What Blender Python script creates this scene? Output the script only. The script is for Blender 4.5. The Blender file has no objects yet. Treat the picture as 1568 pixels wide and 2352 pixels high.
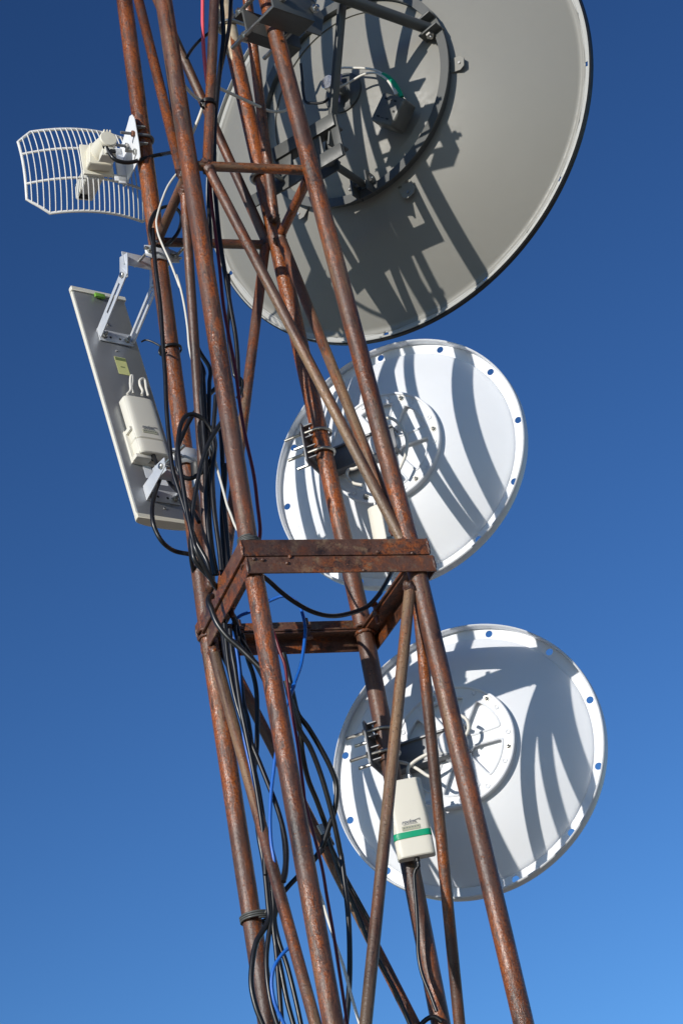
import bpy, bmesh, math, random
import numpy as np
from mathutils import Matrix, Vector
random.seed(7)
scn = bpy.context.scene
COL = scn.collection

# ------------------------------------------------------------------ camera
# solved from the tower's square section and the three round dishes (long side 2352 units)
F = 5300.; PITCH = .47270; ROLL = -.20111; CAMZ = 1.6
cp, sp = math.cos(PITCH), math.sin(PITCH); cr, sr = math.cos(ROLL), math.sin(ROLL)
FW = np.array([0, cp, sp]); _r = np.array([1., 0, 0]); _u = np.array([0, -sp, cp])
RT = cr*_r + sr*_u; UP = -sr*_r + cr*_u
CAM = np.array([0, 0, CAMZ]); Z = np.array([0, 0, 1.])
cam = bpy.data.cameras.new('camera'); camo = bpy.data.objects.new('camera', cam); COL.objects.link(camo)
cam.sensor_fit = 'VERTICAL'; cam.sensor_height = 36.0; cam.sensor_width = 24.0
cam.lens = 36.0*F/2352.0; cam.clip_start = .05; cam.clip_end = 5000
camo.matrix_world = Matrix(((RT[0], UP[0], -FW[0], CAM[0]), (RT[1], UP[1], -FW[1], CAM[1]), (RT[2], UP[2], -FW[2], CAM[2]), (0, 0, 0, 1)))
scn.camera = camo

# ------------------------------------------------------------------ sky and sun
SUN_AZ, SUN_EL = math.radians(34.5), math.radians(14.5)     # behind the camera, to its left
world = bpy.data.worlds.new('World'); scn.world = world; world.use_nodes = True
wn = world.node_tree.nodes; wl = world.node_tree.links
bg = wn['Background']
sky = wn.new('ShaderNodeTexSky'); sky.sky_type = 'NISHITA'; sky.sun_disc = False
sky.sun_elevation = SUN_EL; sky.sun_rotation = math.pi + SUN_AZ
sky.altitude = 3000; sky.air_density = 1.5; sky.dust_density = 1.0; sky.ozone_density = 4.0
gam = wn.new('ShaderNodeGamma'); gam.inputs[1].default_value = 1.6      # the photograph's contrast, over the whole sky
wl.new(sky.outputs[0], gam.inputs[0]); wl.new(gam.outputs[0], bg.inputs[0]); bg.inputs[1].default_value = .05
sl = bpy.data.lights.new('sun', 'SUN'); sl.energy = 4.0; sl.angle = math.radians(.5); sl.color = (1.0, .955, .88)
slo = bpy.data.objects.new('sun', sl); COL.objects.link(slo)
TOSUN = np.array([-math.sin(SUN_AZ)*math.cos(SUN_EL), -math.cos(SUN_AZ)*math.cos(SUN_EL), math.sin(SUN_EL)])
slo.rotation_euler = Vector(TOSUN).to_track_quat('Z', 'Y').to_euler(); slo.location = (-3, -4, 9)
scn.view_settings.view_transform = 'Standard'; scn.view_settings.look = 'None'
scn.view_settings.exposure = 0.0; scn.view_settings.gamma = 1.0; scn.view_settings.use_curve_mapping = False
scn.render.resolution_x = 682; scn.render.resolution_y = 1024
scn.render.engine = 'CYCLES'

# ------------------------------------------------------------------ survey helpers
def A3(v): return np.asarray(v, float)
def unit(v): v = A3(v); return v/np.linalg.norm(v)
def ray(x, y): return FW + (x-784)/F*RT - (y-1176)/F*UP
def hz(x, y, z): r = ray(x, y); return CAM + r*((z-CAMZ)/r[2])
def pl(x, y, P, n): r = ray(x, y); return CAM + r*(np.dot(P-CAM, n)/np.dot(r, n))
def dep(P): return float((A3(P)-CAM) @ FW)
def axis(az, el=0.): return np.array([math.sin(az)*math.cos(el), math.cos(az)*math.cos(el), math.sin(el)])
def crop(ox, oy, sc): return lambda x, y: ((ox+x/sc)*1568/2731, (oy+y/sc)*1568/2731)
K4 = crop(200, 950, 1.809); K5 = crop(700, 800, 1.68); KR = crop(700, 2050, 1.4255); K3 = crop(750, 2500, 2.24)
KB = crop(900, 3300, 1.206); K2 = crop(550, 550, 1.96); KG = crop(0, 400, 1.96); K1 = crop(400, 0, 1.568)
KM = crop(1150, 1600, 2.412); KL = crop(1400, 2750, 2.24); KN = crop(750, 1500, 2.94); KD = crop(1150, 150, 2.851)
KU = crop(850, 0, 3.136); KP = crop(520, 1750, 4.126)

# ------------------------------------------------------------------ mesh helpers
class MB:
    def __init__(s): s.v = []; s.f = []
    def add(s, v, f):
        o = len(s.v); s.v += [tuple(map(float, p)) for p in v]; s.f += [tuple(i+o for i in q) for q in f]; return s
    def box(s, c, ex, ey, ez, hx, hy, hz_, bev=0.0, seg=2):
        c, ex, ey, ez = map(A3, (c, ex, ey, ez))
        bm = bmesh.new(); bmesh.ops.create_cube(bm, size=2)
        for v in bm.verts: v.co = Vector((v.co.x*hx, v.co.y*hy, v.co.z*hz_))
        if bev > 0: bmesh.ops.bevel(bm, geom=bm.edges[:], offset=bev, segments=seg, affect='EDGES', profile=.5)
        bm.verts.index_update()
        v = [c+ex*p.co.x+ey*p.co.y+ez*p.co.z for p in bm.verts]; f = [[q.index for q in t.verts] for t in bm.faces]
        bm.free(); return s.add(v, f)
    def prism(s, poly, o, ex, ey, ez, t, bev=0.0):
        """poly in (ex,ey), thickness t along ez from o"""
        o, ex, ey, ez = map(A3, (o, ex, ey, ez))
        bm = bmesh.new(); vs = [bm.verts.new((p[0], p[1], 0)) for p in poly]; fc = bm.faces.new(vs)
        r = bmesh.ops.extrude_face_region(bm, geom=[fc])
        for g in r['geom']:
            if isinstance(g, bmesh.types.BMVert): g.co.z += t
        bmesh.ops.recalc_face_normals(bm, faces=bm.faces[:])
        if bev > 0: bmesh.ops.bevel(bm, geom=bm.edges[:], offset=bev, segments=1, affect='EDGES')
        bm.verts.index_update()
        v = [o+ex*p.co.x+ey*p.co.y+ez*p.co.z for p in bm.verts]; f = [[q.index for q in t_.verts] for t_ in bm.faces]
        bm.free(); return s.add(v, f)
    def lathe(s, prof, o, ez, ex=None, seg=48, a0=0., a1=2*math.pi, close=False):
        o, ez = A3(o), unit(ez)
        if ex is None: ex = np.cross(ez, Z if abs(ez[2]) < .9 else np.array([1., 0, 0]))
        ex = unit(ex); ey = np.cross(ez, ex); full = abs(a1-a0-2*math.pi) < 1e-6
        k = seg if full else seg+1; v = []; f = []
        for (r, a) in prof:
            for i in range(k):
                t = a0+(a1-a0)*i/seg; v.append(o+ex*r*math.cos(t)+ey*r*math.sin(t)+ez*a)
        n = len(prof)
        for j in range(n if close else n-1):
            jj = (j+1) % n
            for i in range(seg):
                ii = (i+1) % k
                f.append((j*k+i, j*k+ii, jj*k+ii, jj*k+i))
        return s.add(v, f)
    def cyl(s, p0, p1, r, seg=16, bev=.0):
        p0, p1 = A3(p0), A3(p1); L = np.linalg.norm(p1-p0); b = min(bev, r*.5)
        pr = [(1e-5, 0), (r-b, 0), (r, b), (r, L-b), (r-b, L), (1e-5, L)] if b > 0 else [(1e-5, 0), (r, 0), (r, L), (1e-5, L)]
        return s.lathe(pr, p0, p1-p0, seg=seg)
    def hexn(s, c, ax, r, h):
        return s.lathe([(1e-5, 0), (r*.86, 0), (r, h*.12), (r, h*.88), (r*.86, h), (1e-5, h)], c, ax, seg=6)
    def tube(s, pts, r, seg=10, closed=False):
        P = np.array(pts, float); n = len(P)
        T = np.zeros_like(P)
        for i in range(n):
            a = P[(i-1) % n] if (closed or i > 0) else P[i]; b = P[(i+1) % n] if (closed or i < n-1) else P[i]
            T[i] = unit(b-a)
        N = np.cross(T[0], Z); N = N if np.linalg.norm(N) > .1 else np.cross(T[0], [1., 0, 0]); N = unit(N)
        v = []; f = []; rr = r if hasattr(r, '__len__') else [r]*n
        for i in range(n):
            N = N - T[i]*np.dot(N, T[i]); N = unit(N); B = np.cross(T[i], N)
            for k in range(seg):
                t = 2*math.pi*k/seg; v.append(P[i]+(N*math.cos(t)+B*math.sin(t))*rr[i])
        m = n if closed else n-1
        for i in range(m):
            j = (i+1) % n
            for k in range(seg):
                kk = (k+1) % seg; f.append((i*seg+k, i*seg+kk, j*seg+kk, j*seg+k))
        if not closed:
            f.append(tuple(range(seg))[::-1]); f.append(tuple((n-1)*seg+k for k in range(seg)))
        return s.add(v, f)
def catmull(pts, step=.006, closed=False):
    P = [A3(p) for p in pts]
    if len(P) == 2 and not closed: return P
    E = [P[-1]]+P+P[:2] if closed else [2*P[0]-P[1]]+P+[2*P[-1]-P[-2]]
    out = []
    for i in range(1, len(E)-2):
        a, b, c, d = E[i-1:i+3]; n = max(2, int(np.linalg.norm(c-b)/step))
        for k in range(n):
            t = k/n; out.append(.5*((2*b)+(c-a)*t+(2*a-5*b+4*c-d)*t*t+(3*b-a-3*c+d)*t**3))
    if not closed: out.append(P[-1])
    return out
def empty(name, loc, label=None, cat=None, group=None):
    o = bpy.data.objects.new(name, None); COL.objects.link(o); o.location = Vector(loc); o.empty_display_size = .05
    return tag(o, label, cat, group)
def tag(o, label=None, cat=None, group=None, kind=None):
    if label: o['label'] = label
    if cat: o['category'] = cat
    if group: o['group'] = group
    if kind: o['kind'] = kind
    return o
def finish(me, ang=35.):
    bm = bmesh.new(); bm.from_mesh(me)
    bmesh.ops.recalc_face_normals(bm, faces=bm.faces[:])
    c = math.radians(ang)
    for f in bm.faces: f.smooth = True
    for e in bm.edges:
        if len(e.link_faces) == 2 and e.calc_face_angle(0) > c: e.smooth = False
    bm.to_mesh(me); bm.free()
def wloc(o):
    l = np.zeros(3)
    while o is not None: l += A3(o.location); o = o.parent
    return l
def obj(name, mb, mat, parent=None, M=None, loc=None, ang=35.):
    """one mesh object. world-space vertices unless M (local frame) is given"""
    V = np.array(mb.v); base = wloc(parent) if parent is not None else np.zeros(3)
    me = bpy.data.meshes.new(name)
    if M is None:
        if loc is None: loc = (V.min(0)+V.max(0))/2
        V = V-A3(loc)
    me.from_pydata([tuple(p) for p in V], [], mb.f); me.update(); finish(me, ang)
    me.materials.append(mat)
    o = bpy.data.objects.new(name, me); COL.objects.link(o)
    if parent is not None: o.parent = parent
    if M is None: o.location = Vector(A3(loc)-base)
    else: o.matrix_basis = Matrix.Translation(Vector(-base)) @ M
    return o
def frame(o, ex, ey, ez):
    o, ex, ey, ez = map(A3, (o, ex, ey, ez))
    return Matrix(((ex[0], ey[0], ez[0], o[0]), (ex[1], ey[1], ez[1], o[1]), (ex[2], ey[2], ez[2], o[2]), (0, 0, 0, 1)))
def solid(o, t, off=0.):
    m = o.modifiers.new('Solidify', 'SOLIDIFY'); m.thickness = t; m.offset = off; return o
def rayhit(o, d, poly):
    best = None
    for i in range(len(poly)):
        a, b = poly[i], poly[(i+1) % len(poly)]
        ex, ey = b[0]-a[0], b[1]-a[1]; den = d[0]*ey-d[1]*ex
        if abs(den) < 1e-12: continue
        t = ((a[0]-o[0])*ey-(a[1]-o[1])*ex)/den; s_ = ((a[0]-o[0])*d[1]-(a[1]-o[1])*d[0])/den
        if t > 1e-9 and -1e-6 <= s_ <= 1+1e-6 and (best is None or t > best): best = t
    return (o[0]+d[0]*best, o[1]+d[1]*best)
def holed(outer, inner, o, n=36):
    """matched rings (outer, inner) of points seen from o, both outlines star-shaped about o"""
    an = sorted([2*math.pi*i/n for i in range(n)]+[math.atan2(p[1]-o[1], p[0]-o[0]) % (2*math.pi) for p in outer if True][:0])
    cor = [math.atan2(p[1]-o[1], p[0]-o[0]) % (2*math.pi) for p in outer]
    an = sorted(set(round(a, 6) for a in an+cor))
    O = [rayhit(o, (math.cos(a), math.sin(a)), outer) for a in an]; I = [rayhit(o, (math.cos(a), math.sin(a)), inner) for a in an]
    return O, I
def roundpoly(poly, r, seg=4):
    out = []
    n = len(poly)
    for i in range(n):
        p0, p1, p2 = (A3(poly[(i-1) % n]), A3(poly[i]), A3(poly[(i+1) % n]))
        d0, d1 = p0-p1, p2-p1; l = min(r, np.linalg.norm(d0)*.45, np.linalg.norm(d1)*.45)
        a, b = p1+unit(d0)*l, p1+unit(d1)*l
        for k in range(seg+1):
            t = k/seg; out.append(tuple((1-t)**2*a+2*t*(1-t)*p1+t*t*b))
    return out

# ------------------------------------------------------------------ materials
def newmat(name):
    m = bpy.data.materials.new(name); m.use_nodes = True
    nt = m.node_tree; return m, nt.nodes, nt.links, nt.nodes['Principled BSDF']
def noise(N, L, vec, scale, detail=4, rough=.6, dist=0.):
    t = N.new('ShaderNodeTexNoise'); t.inputs['Scale'].default_value = scale; t.inputs['Detail'].default_value = detail
    t.inputs['Roughness'].default_value = rough; t.inputs['Distortion'].default_value = dist
    L.new(vec, t.inputs['Vector']); return t.outputs[0]
def ramp(N, L, fac, stops):
    r = N.new('ShaderNodeValToRGB'); e = r.color_ramp.elements
    while len(e) < len(stops): e.new(.5)
    for i, (p, c) in enumerate(stops):
        e[i].position = p; e[i].color = (c, c, c, 1) if not hasattr(c, '__len__') else (*c, 1)
    L.new(fac, r.inputs[0]); return r.outputs[0]
def mix(N, L, fac, a, b, mode='MIX'):
    m = N.new('ShaderNodeMix'); m.data_type = 'RGBA'; m.blend_type = mode
    if hasattr(fac, 'links') or hasattr(fac, 'is_linked'): L.new(fac, m.inputs[0])
    else: m.inputs[0].default_value = fac
    for s_, i in ((a, 6), (b, 7)):
        if hasattr(s_, 'is_linked'): L.new(s_, m.inputs[i])
        else: m.inputs[i].default_value = (*s_, 1)
    return m.outputs[2]
def coords(N, L, sc=(1, 1, 1), rnd=True):
    tc = N.new('ShaderNodeTexCoord'); mp = N.new('ShaderNodeMapping'); mp.inputs['Scale'].default_value = sc
    if rnd:
        oi = N.new('ShaderNodeObjectInfo'); ml = N.new('ShaderNodeMath'); ml.operation = 'MULTIPLY'; ml.inputs[1].default_value = 37.
        L.new(oi.outputs['Random'], ml.inputs[0]); cb = N.new('ShaderNodeCombineXYZ')
        for i in range(3): L.new(ml.outputs[0], cb.inputs[i])
        ad = N.new('ShaderNodeVectorMath'); ad.operation = 'ADD'; L.new(tc.outputs['Object'], ad.inputs[0]); L.new(cb.outputs[0], ad.inputs[1])
        L.new(ad.outputs[0], mp.inputs['Vector'])
    else: L.new(tc.outputs['Object'], mp.inputs['Vector'])
    return mp.outputs[0]
def bump(N, L, h, strength, dist, base=None):
    b = N.new('ShaderNodeBump'); b.inputs['Strength'].default_value = strength; b.inputs['Distance'].default_value = dist
    L.new(h, b.inputs['Height'])
    if base is not None: L.new(base, b.inputs['Normal'])
    return b.outputs[0]
def rust(name, tan=.5, orange=.5, wet=.5, sx=.07, sm=.30):
    """old brown mill coat, glossy; crusty orange rust breaking through it; dusty tan scuffs along the pipe"""
    m, N, L, P = newmat(name)
    def mul(a, b):
        q = N.new('ShaderNodeMath'); q.operation = 'MULTIPLY'
        for s_, i in ((a, 0), (b, 1)):
            if hasattr(s_, 'is_linked'): L.new(s_, q.inputs[i])
            else: q.inputs[i].default_value = s_
        return q.outputs[0]
    v = coords(N, L); vs = coords(N, L, (1, 1, sx)); vm = coords(N, L, (1, 1, sm))
    mid = noise(N, L, vm, 26, 6, .68); fine = noise(N, L, v, 190, 4, .7); crust = noise(N, L, vm, 60, 6, .72, .6)
    c0 = ramp(N, L, mid, [(.36, (.036, .017, .012)), (.46, (.095, .043, .027)), (.56, (.110, .057, .041)), (.66, (.136, .050, .024))])
    zone = ramp(N, L, noise(N, L, vm, 7.5, 4, .6), [(.50-.13*orange, 0.), (.64-.13*orange, 1.)])
    cmask = ramp(N, L, crust, [(.47-.05*orange, 0.), (.55-.05*orange, 1.)])
    spots = ramp(N, L, fine, [(.63-.05*orange, 0.), (.70-.05*orange, .8)])
    om = mul(zone, cmask)
    mx = N.new('ShaderNodeMath'); mx.operation = 'MAXIMUM'; L.new(om, mx.inputs[0]); L.new(spots, mx.inputs[1]); om = mx.outputs[0]
    oc = ramp(N, L, fine, [(.35, (.13, .038, .013)), (.62, (.34, .100, .023))])
    c1 = mix(N, L, om, c0, oc)
    tm = ramp(N, L, noise(N, L, vs, 40, 6, .72), [(.60-.16*tan, 0.), (.72-.14*tan, .9)])
    tb = ramp(N, L, noise(N, L, vm, 4.0, 3, .5), [(.47-.05*tan, 0.), (.58-.05*tan, 1.)])
    c2 = mix(N, L, mul(tm, tb), c1, (.215, .145, .088))
    pits = ramp(N, L, noise(N, L, v, 240, 2, .5), [(.62, 0.), (.69, .9)])
    c3 = mix(N, L, pits, c2, (.035, .014, .010))
    tone = ramp(N, L, noise(N, L, coords(N, L, (1, 1, .5)), 5.5, 3, .55), [(.36, (.60, .60, .62)), (.50, (1., .98, .95)), (.66, (1.28, 1.16, 1.0))])
    c3 = mix(N, L, 1., c3, tone, 'MULTIPLY')
    L.new(c3, P.inputs['Base Color'])
    L.new(ramp(N, L, om, [(0., .50-.08*wet), (1., .34-.16*wet)]), P.inputs['Roughness'])
    P.inputs['Specular IOR Level'].default_value = .55
    h1 = mul(noise(N, L, v, 210, 3, .6), ramp(N, L, om, [(0., .45), (1., 1.)]))
    b1 = bump(N, L, h1, .8, .0018); b2 = bump(N, L, noise(N, L, v, 85, 5, .65), .5, .0024, b1); L.new(b2, P.inputs['Normal'])
    return m
def paint(name, col, rough=.45, dirt=.06, grain=0., spec=.5, scale=6., metallic=0., dirtcol=None):
    m, N, L, P = newmat(name); v = coords(N, L)
    n1 = noise(N, L, v, scale, 5, .65)
    dc = dirtcol or tuple(c*(1-dirt*4) for c in col)
    L.new(mix(N, L, ramp(N, L, n1, [(.35, 0.), (.75, min(1., dirt*6))]), col, dc), P.inputs['Base Color'])
    L.new(ramp(N, L, noise(N, L, v, 60, 3), [(.3, rough*.85), (.7, min(1., rough*1.2))]), P.inputs['Roughness'])
    P.inputs['Specular IOR Level'].default_value = spec; P.inputs['Metallic'].default_value = metallic
    if grain: L.new(bump(N, L, noise(N, L, v, 700, 2, .5), grain, .0004), P.inputs['Normal'])
    return m
RUST = rust('rusty_steel', .5, .5, .6); RUST_TAN = rust('rusty_steel_scuffed', 1.2, .2, .6); RUST_O = rust('rusty_steel_orange', .25, 1.0, .8)
RUST_BAR = rust('rusty_angle_iron', .55, .35, .2, .8, .8); WELD = rust('burnt_weld', 0., -.1, .9)
WHITE = paint('white_powder_coat', (.77, .79, .82), .42, .03, .25, .4, 7., dirtcol=(.66, .66, .65))
GREYD = paint('grey_dish_paint', (.238, .232, .208), .46, .03, .12, .4, 4., dirtcol=(.205, .196, .172))
GREYS = paint('dark_grey_painted_steel', (.085, .088, .084), .45, .05, .2)
GREYL = paint('pale_grey_flange', (.38, .38, .36), .45, .03, .1)
BLACK = paint('black_rubber', (.012, .012, .013), .5, .02)
CABLE = paint('black_cable_jacket', (.010, .010, .011), .33, .02, 0, .5)
BLUEC = paint('blue_cable_jacket', (.012, .12, .50), .38, .02); REDC = paint('red_cable_jacket', (.12, .006, .011), .4, .02)
PINKC = paint('pink_cable_jacket', (.75, .10, .13), .4, .02); WHITEC = paint('white_cable_jacket', (.72, .69, .62), .45, .06)
CREAM = paint('cream_plastic', (.72, .69, .60), .42, .02, .08); CREAMD = paint('weathered_cream_plastic', (.74, .70, .58), .5, .05, .1)
GRIDW = paint('white_grid_coat', (.78, .77, .74), .45, .05, .1, scale=14., dirtcol=(.35, .30, .25))
ZINC = paint('zinc_plated_steel', (.50, .49, .46), .34, .06, .15, metallic=1.); STEEL = paint('stainless_bracket', (.64, .66, .69), .45, .03, .05, metallic=.4)
PANEL = paint('galvanised_panel_back', (.34, .35, .36), .36, .03, .05, metallic=.65, scale=3.)
DBRK = paint('dark_cast_bracket', (.20, .205, .215), .45, .04, .1, metallic=.2); HOLE = paint('dark_recess', (.012, .012, .012), .7, .0)
GREEN = paint('green_tape', (.0, .33, .16), .4, .05); DBOX = paint('grey_radio_housing', (.11, .11, .10), .42, .03, .15)
PURPLE = paint('purple_plastic', (.10, .10, .19), .35, .05); ALU = paint('polished_aluminium', (.75, .75, .74), .22, .03, metallic=1.)
YELL = paint('yellow_sticker', (.62, .62, .26), .5, .05); YELLD = paint('sticker_print', (.16, .20, .08), .5, 0.); LIME = paint('green_level_vial', (.16, .36, .05), .2, .02)
LEDP = paint('led_strip_grey', (.40, .40, .30), .4, .02); INK = paint('grey_lettering_ink', (.16, .17, .19), .5, 0.); TAPEG = paint('silver_tape', (.45, .45, .44), .3, .05, metallic=.5)
PRIMER = paint('flaking_white_paint', (.62, .53, .38), .55, .16, .4, scale=22., dirtcol=(.26, .11, .04))
NUTR = rust('rusty_nut', .6, .7, .2)
m_, N_, L_, P_ = newmat('dry_earth'); v_ = coords(N_, L_, rnd=False)
L_.new(ramp(N_, L_, noise(N_, L_, v_, .7, 8, .7), [(.3, (.30, .25, .19)), (.7, (.42, .36, .28))]), P_.inputs['Base Color']); P_.inputs['Roughness'].default_value = .95
L_.new(bump(N_, L_, noise(N_, L_, v_, 9, 8, .7), .6, .05), P_.inputs['Normal']); EARTH = m_

# ------------------------------------------------------------------ ground
g = MB(); g.add([(-3000, -3000, 0), (3000, -3000, 0), (3000, 3000, 0), (-3000, 3000, 0)], [(0, 1, 2, 3)])
tag(obj('ground', g, EARTH, loc=(0, 0, 0)), kind='structure')

# ------------------------------------------------------------------ tower geometry
ZR = CAMZ+2.262; Z2 = ZR+1.113
ringpx = dict(A=(578, 1292), B=(951, 1288), C=(479, 1458), D=(836, 1449))
l2px = dict(A=(436, 384), B=(716, 392), C=(360, 558), D=(637, 562))
J = {k: hz(*ringpx[k], ZR) for k in 'ABCD'}; KK = {k: hz(*l2px[k], Z2) for k in 'ABCD'}
ud = unit((J['B']-J['A'])+(J['D']-J['C'])); vd = np.array([-ud[1], ud[0], 0.])
def lowplane(a, b, out):
    n = np.cross(J[b]-J[a], -Z+out*.0185/1.5); return J[a], unit(n)
FPL = lowplane('A', 'B', -vd); BPL = lowplane('C', 'D', vd)
botpx = dict(A=(765, 2352), B=(1202, 2352), C=(615, 2352), D=(1012, 2352))
G = {k: pl(*botpx[k], *(FPL if k in 'AB' else BPL)) for k in 'ABCD'}
def upz(k, z): return J[k]+(KK[k]-J[k])*((z-J[k][2])/(KK[k][2]-J[k][2]))
def loz(k, z): return J[k]+(G[k]-J[k])*((z-J[k][2])/(G[k][2]-J[k][2]))
def row(k, y, lower=False):
    E_ = G if lower else KK; t = np.linspace(-.3, 2.6, 4000); P = J[k]+(E_[k]-J[k])*t[:, None]
    yy = 1176-F*((P-CAM) @ UP)/((P-CAM) @ FW); return P[np.argmin(abs(yy-y))]
def face(a, b, lower=False):
    E_ = G if lower else KK; return J[a], unit(np.cross(J[b]-J[a], E_[a]-J[a]))
def onface(p, a, b, lower=False): return pl(*p, *face(a, b, lower))
axis0 = (J['A']+J['B']+J['C']+J['D'])/4
def tp(p, q): return pl(p[0], p[1], axis0+vd*(q-.5)*.36, vd)      # upright plane across the tower, q=0 near face, q=1 far face
TOWER = empty('lattice_tower', (axis0[0], axis0[1], 0), 'rusty steel lattice tower of four pipe legs with welded braces', 'tower')
def pipe(name, p0, p1, r, mat, parent=TOWER, seg=28, wob=0.):
    p0, p1 = A3(p0), A3(p1); L = np.linalg.norm(p1-p0); ez = unit(p1-p0); ex = unit(np.cross(ez, [0, 1., .01])); ey = np.cross(ez, ex)
    n = max(2, int(L/.12)); prof = [(1e-5, 0)]+[(r*(1+random.uniform(-wob, wob)), L*i/n) for i in range(n+1)]+[(1e-5, L)]
    mb = MB().lathe(prof, (0, 0, 0), (0, 0, 1), ex=(1, 0, 0), seg=seg)
    return obj(name, mb, mat, parent, M=frame(p0, ex, ey, ez))
RL = .0218; RB = .0132
for k in 'ABCD':
    pipe('leg', upz(k, ZR+.0057), upz(k, ZR+2.35), RL, {'A': RUST, 'B': RUST, 'C': RUST_O, 'D': RUST_O}[k], wob=.008)
    pipe('leg', loz(k, 0.), loz(k, ZR-.0057), RL, {'A': RUST, 'B': RUST_O, 'C': RUST, 'D': RUST}[k], wob=.008)
ENDS = []
def brace(p0, p1, mat=RUST, r=RB): return pipe('brace', p0, p1, r, mat, wob=.012, seg=20)
AB, CD, AC, BD = ('A', 'B'), ('C', 'D'), ('A', 'C'), ('B', 'D')
def bf(a, b, fc, mat=RUST, lower=False, push=0., r=RB):
    P, n = face(*fc, lower); n = n if np.dot(n, axis0-P) > 0 else -n
    e0, e1_ = pl(*a, P+n*push, n), pl(*b, P+n*push, n)
    for e_, q_ in ((e0, a), (e1_, b)):
        if 0 < q_[1] < 2352: ENDS.append(e_)
    return brace(e0, e1_, mat, r)
# upper section
pipe('strut', onface((452, 381), *AB), onface((700, 391), *AB), .0125, RUST_TAN, seg=20)
pipe('strut', onface((362, 556), *CD), onface((622, 563), *CD), .0125, RUST, seg=20)
pipe('strut', onface((424, 412), *AC), onface((362, 553), *AC), .0125, RUST_TAN, seg=20)
pipe('strut', onface((706, 412), *BD), onface((640, 550), *BD), .0125, RUST_O, seg=20)
bf((479, 388), (926, 1248), AB, RUST_TAN)                     # near face, long diagonal
bf((477, 378), (498, -120), AB, RUST)                         # near face, up from the node
bf((610, 560), (500, 1436), CD, RUST)                         # far face, node D down to ring
bf((612, 556), (285, -170), CD, RUST)                         # far face, up to the left
bf((646, 550), (924, 1246), BD, RUST_TAN, push=.004)          # right face
bf((630, 500), (560, -70), BD, RUST_O)                        # right face, up
bf((416, 395), (272, -190), AC, RUST_O)                       # left face, up
bf((424, 440), (484, 1345), AC, RUST_TAN, push=-.004, r=.0118)  # left face, down
# lower section
bf((941, 1352), (798, 2760), AB, RUST_TAN, True)
bf((958, 1372), (1098, 2790), BD, RUST, True)
bf((512, 1490), (1048, 2542), CD, RUST, True)
bf((492, 1500), (835, 2758), AC, RUST_TAN, True)
# splice ring: two stacked angle-iron frames
OFF = .029
def ring_frame(z0, sgn, shift):
    out = {}
    cs = {'A': (-1, -1), 'B': (1, -1), 'C': (-1, 1), 'D': (1, 1)}
    O = {k: J[k]+ud*cs[k][0]*OFF+vd*cs[k][1]*OFF+ud*shift for k in 'ABCD'}; O['C'] = O['C']+ud*.012+vd*.004      # the far left corner sits tight on its leg
    w, h, t = .040, .0405, .0045
    pr = [(0, z0), (0, z0+sgn*h), (t, z0+sgn*h), (t, z0+sgn*t), (w, z0+sgn*t), (w, z0)]
    for a, b in (AB, BD, ('D', 'C'), ('C', 'A')):
        v = []; f = []
        for k in (a, b):
            inn = -(ud*cs[k][0]+vd*cs[k][1])
            for (o, z) in pr: v.append(O[k]+inn*o*.9995+Z*(z-O[k][2]))
        n = len(pr)
        for i in range(n): f.append((i, (i+1) % n, n+(i+1) % n, n+i))
        f.append(tuple(range(n))); f.append(tuple(range(2*n-1, n-1, -1)))
        bm = bmesh.new(); vs = [bm.verts.new(p) for p in v]
        for q in f: bm.faces.new([vs[i] for i in q])
        bmesh.ops.recalc_face_normals(bm, faces=bm.faces[:])
        bmesh.ops.bevel(bm, geom=bm.edges[:], offset=.0008, segments=1, affect='EDGES'); bm.verts.index_update()
        mb = MB().add([p.co for p in bm.verts], [[q.index for q in ff.verts] for ff in bm.faces]); bm.free()
        ez = unit(J[b]-J[a]); ex = Z; ey = np.cross(ez, ex)
        c = (O[a]+O[b])/2; R3 = np.stack([ex, ey, ez])
        mb.v = [tuple(R3 @ (A3(p)-c)) for p in mb.v]
        obj('ring_bar', mb, RUST_BAR, TOWER, M=frame(c, ex, ey, ez))
ring_frame(ZR+.0012, 1, 0.); ring_frame(ZR-.0012, -1, .006)
def vbolt(P, up=True):
    s = 1 if up else -1
    b = obj('bolt', MB().cyl(P-Z*s*.012, P+Z*s*.034, .0048, 12, .001).hexn(P-Z*s*.013, -Z*s, .0095, .007), NUTR, TOWER)
    obj('nut', MB().hexn(P+Z*s*.0062, Z*s, .0098, .0085), NUTR, b)
vbolt(J['C']*.37+J['D']*.63-vd*.006+Z*0, True)
vbolt(J['B']*.30+J['D']*.70-ud*.008, False)
vbolt(J['C']*.80+J['D']*.20-vd*.006, True); vbolt(J['A']*.62+J['B']*.38+vd*.008, True); vbolt(J['A']*.45+J['C']*.55+ud*.008, False)
def weld(P, r, sx=(1, 1, 1.3)):
    bm = bmesh.new(); bmesh.ops.create_icosphere(bm, subdivisions=3, radius=1.)
    a, b = random.uniform(0, 9), random.uniform(0, 9)
    for v in bm.verts:
        c = v.co; k = 1+.16*math.sin(c.x*5+a)*math.cos(c.z*6+b)+.10*math.sin(c.z*17+c.y*8+a)+random.uniform(-.05, .05); v.co = Vector((c.x*r*k*sx[0], c.y*r*k*sx[1], c.z*r*k*sx[2]))
    bm.verts.index_update(); mb = MB().add([A3(v.co)+P for v in bm.verts], [[q.index for q in f.verts] for f in bm.faces]); bm.free()
    obj('weld_bead', mb, WELD, TOWER, ang=60)
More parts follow.
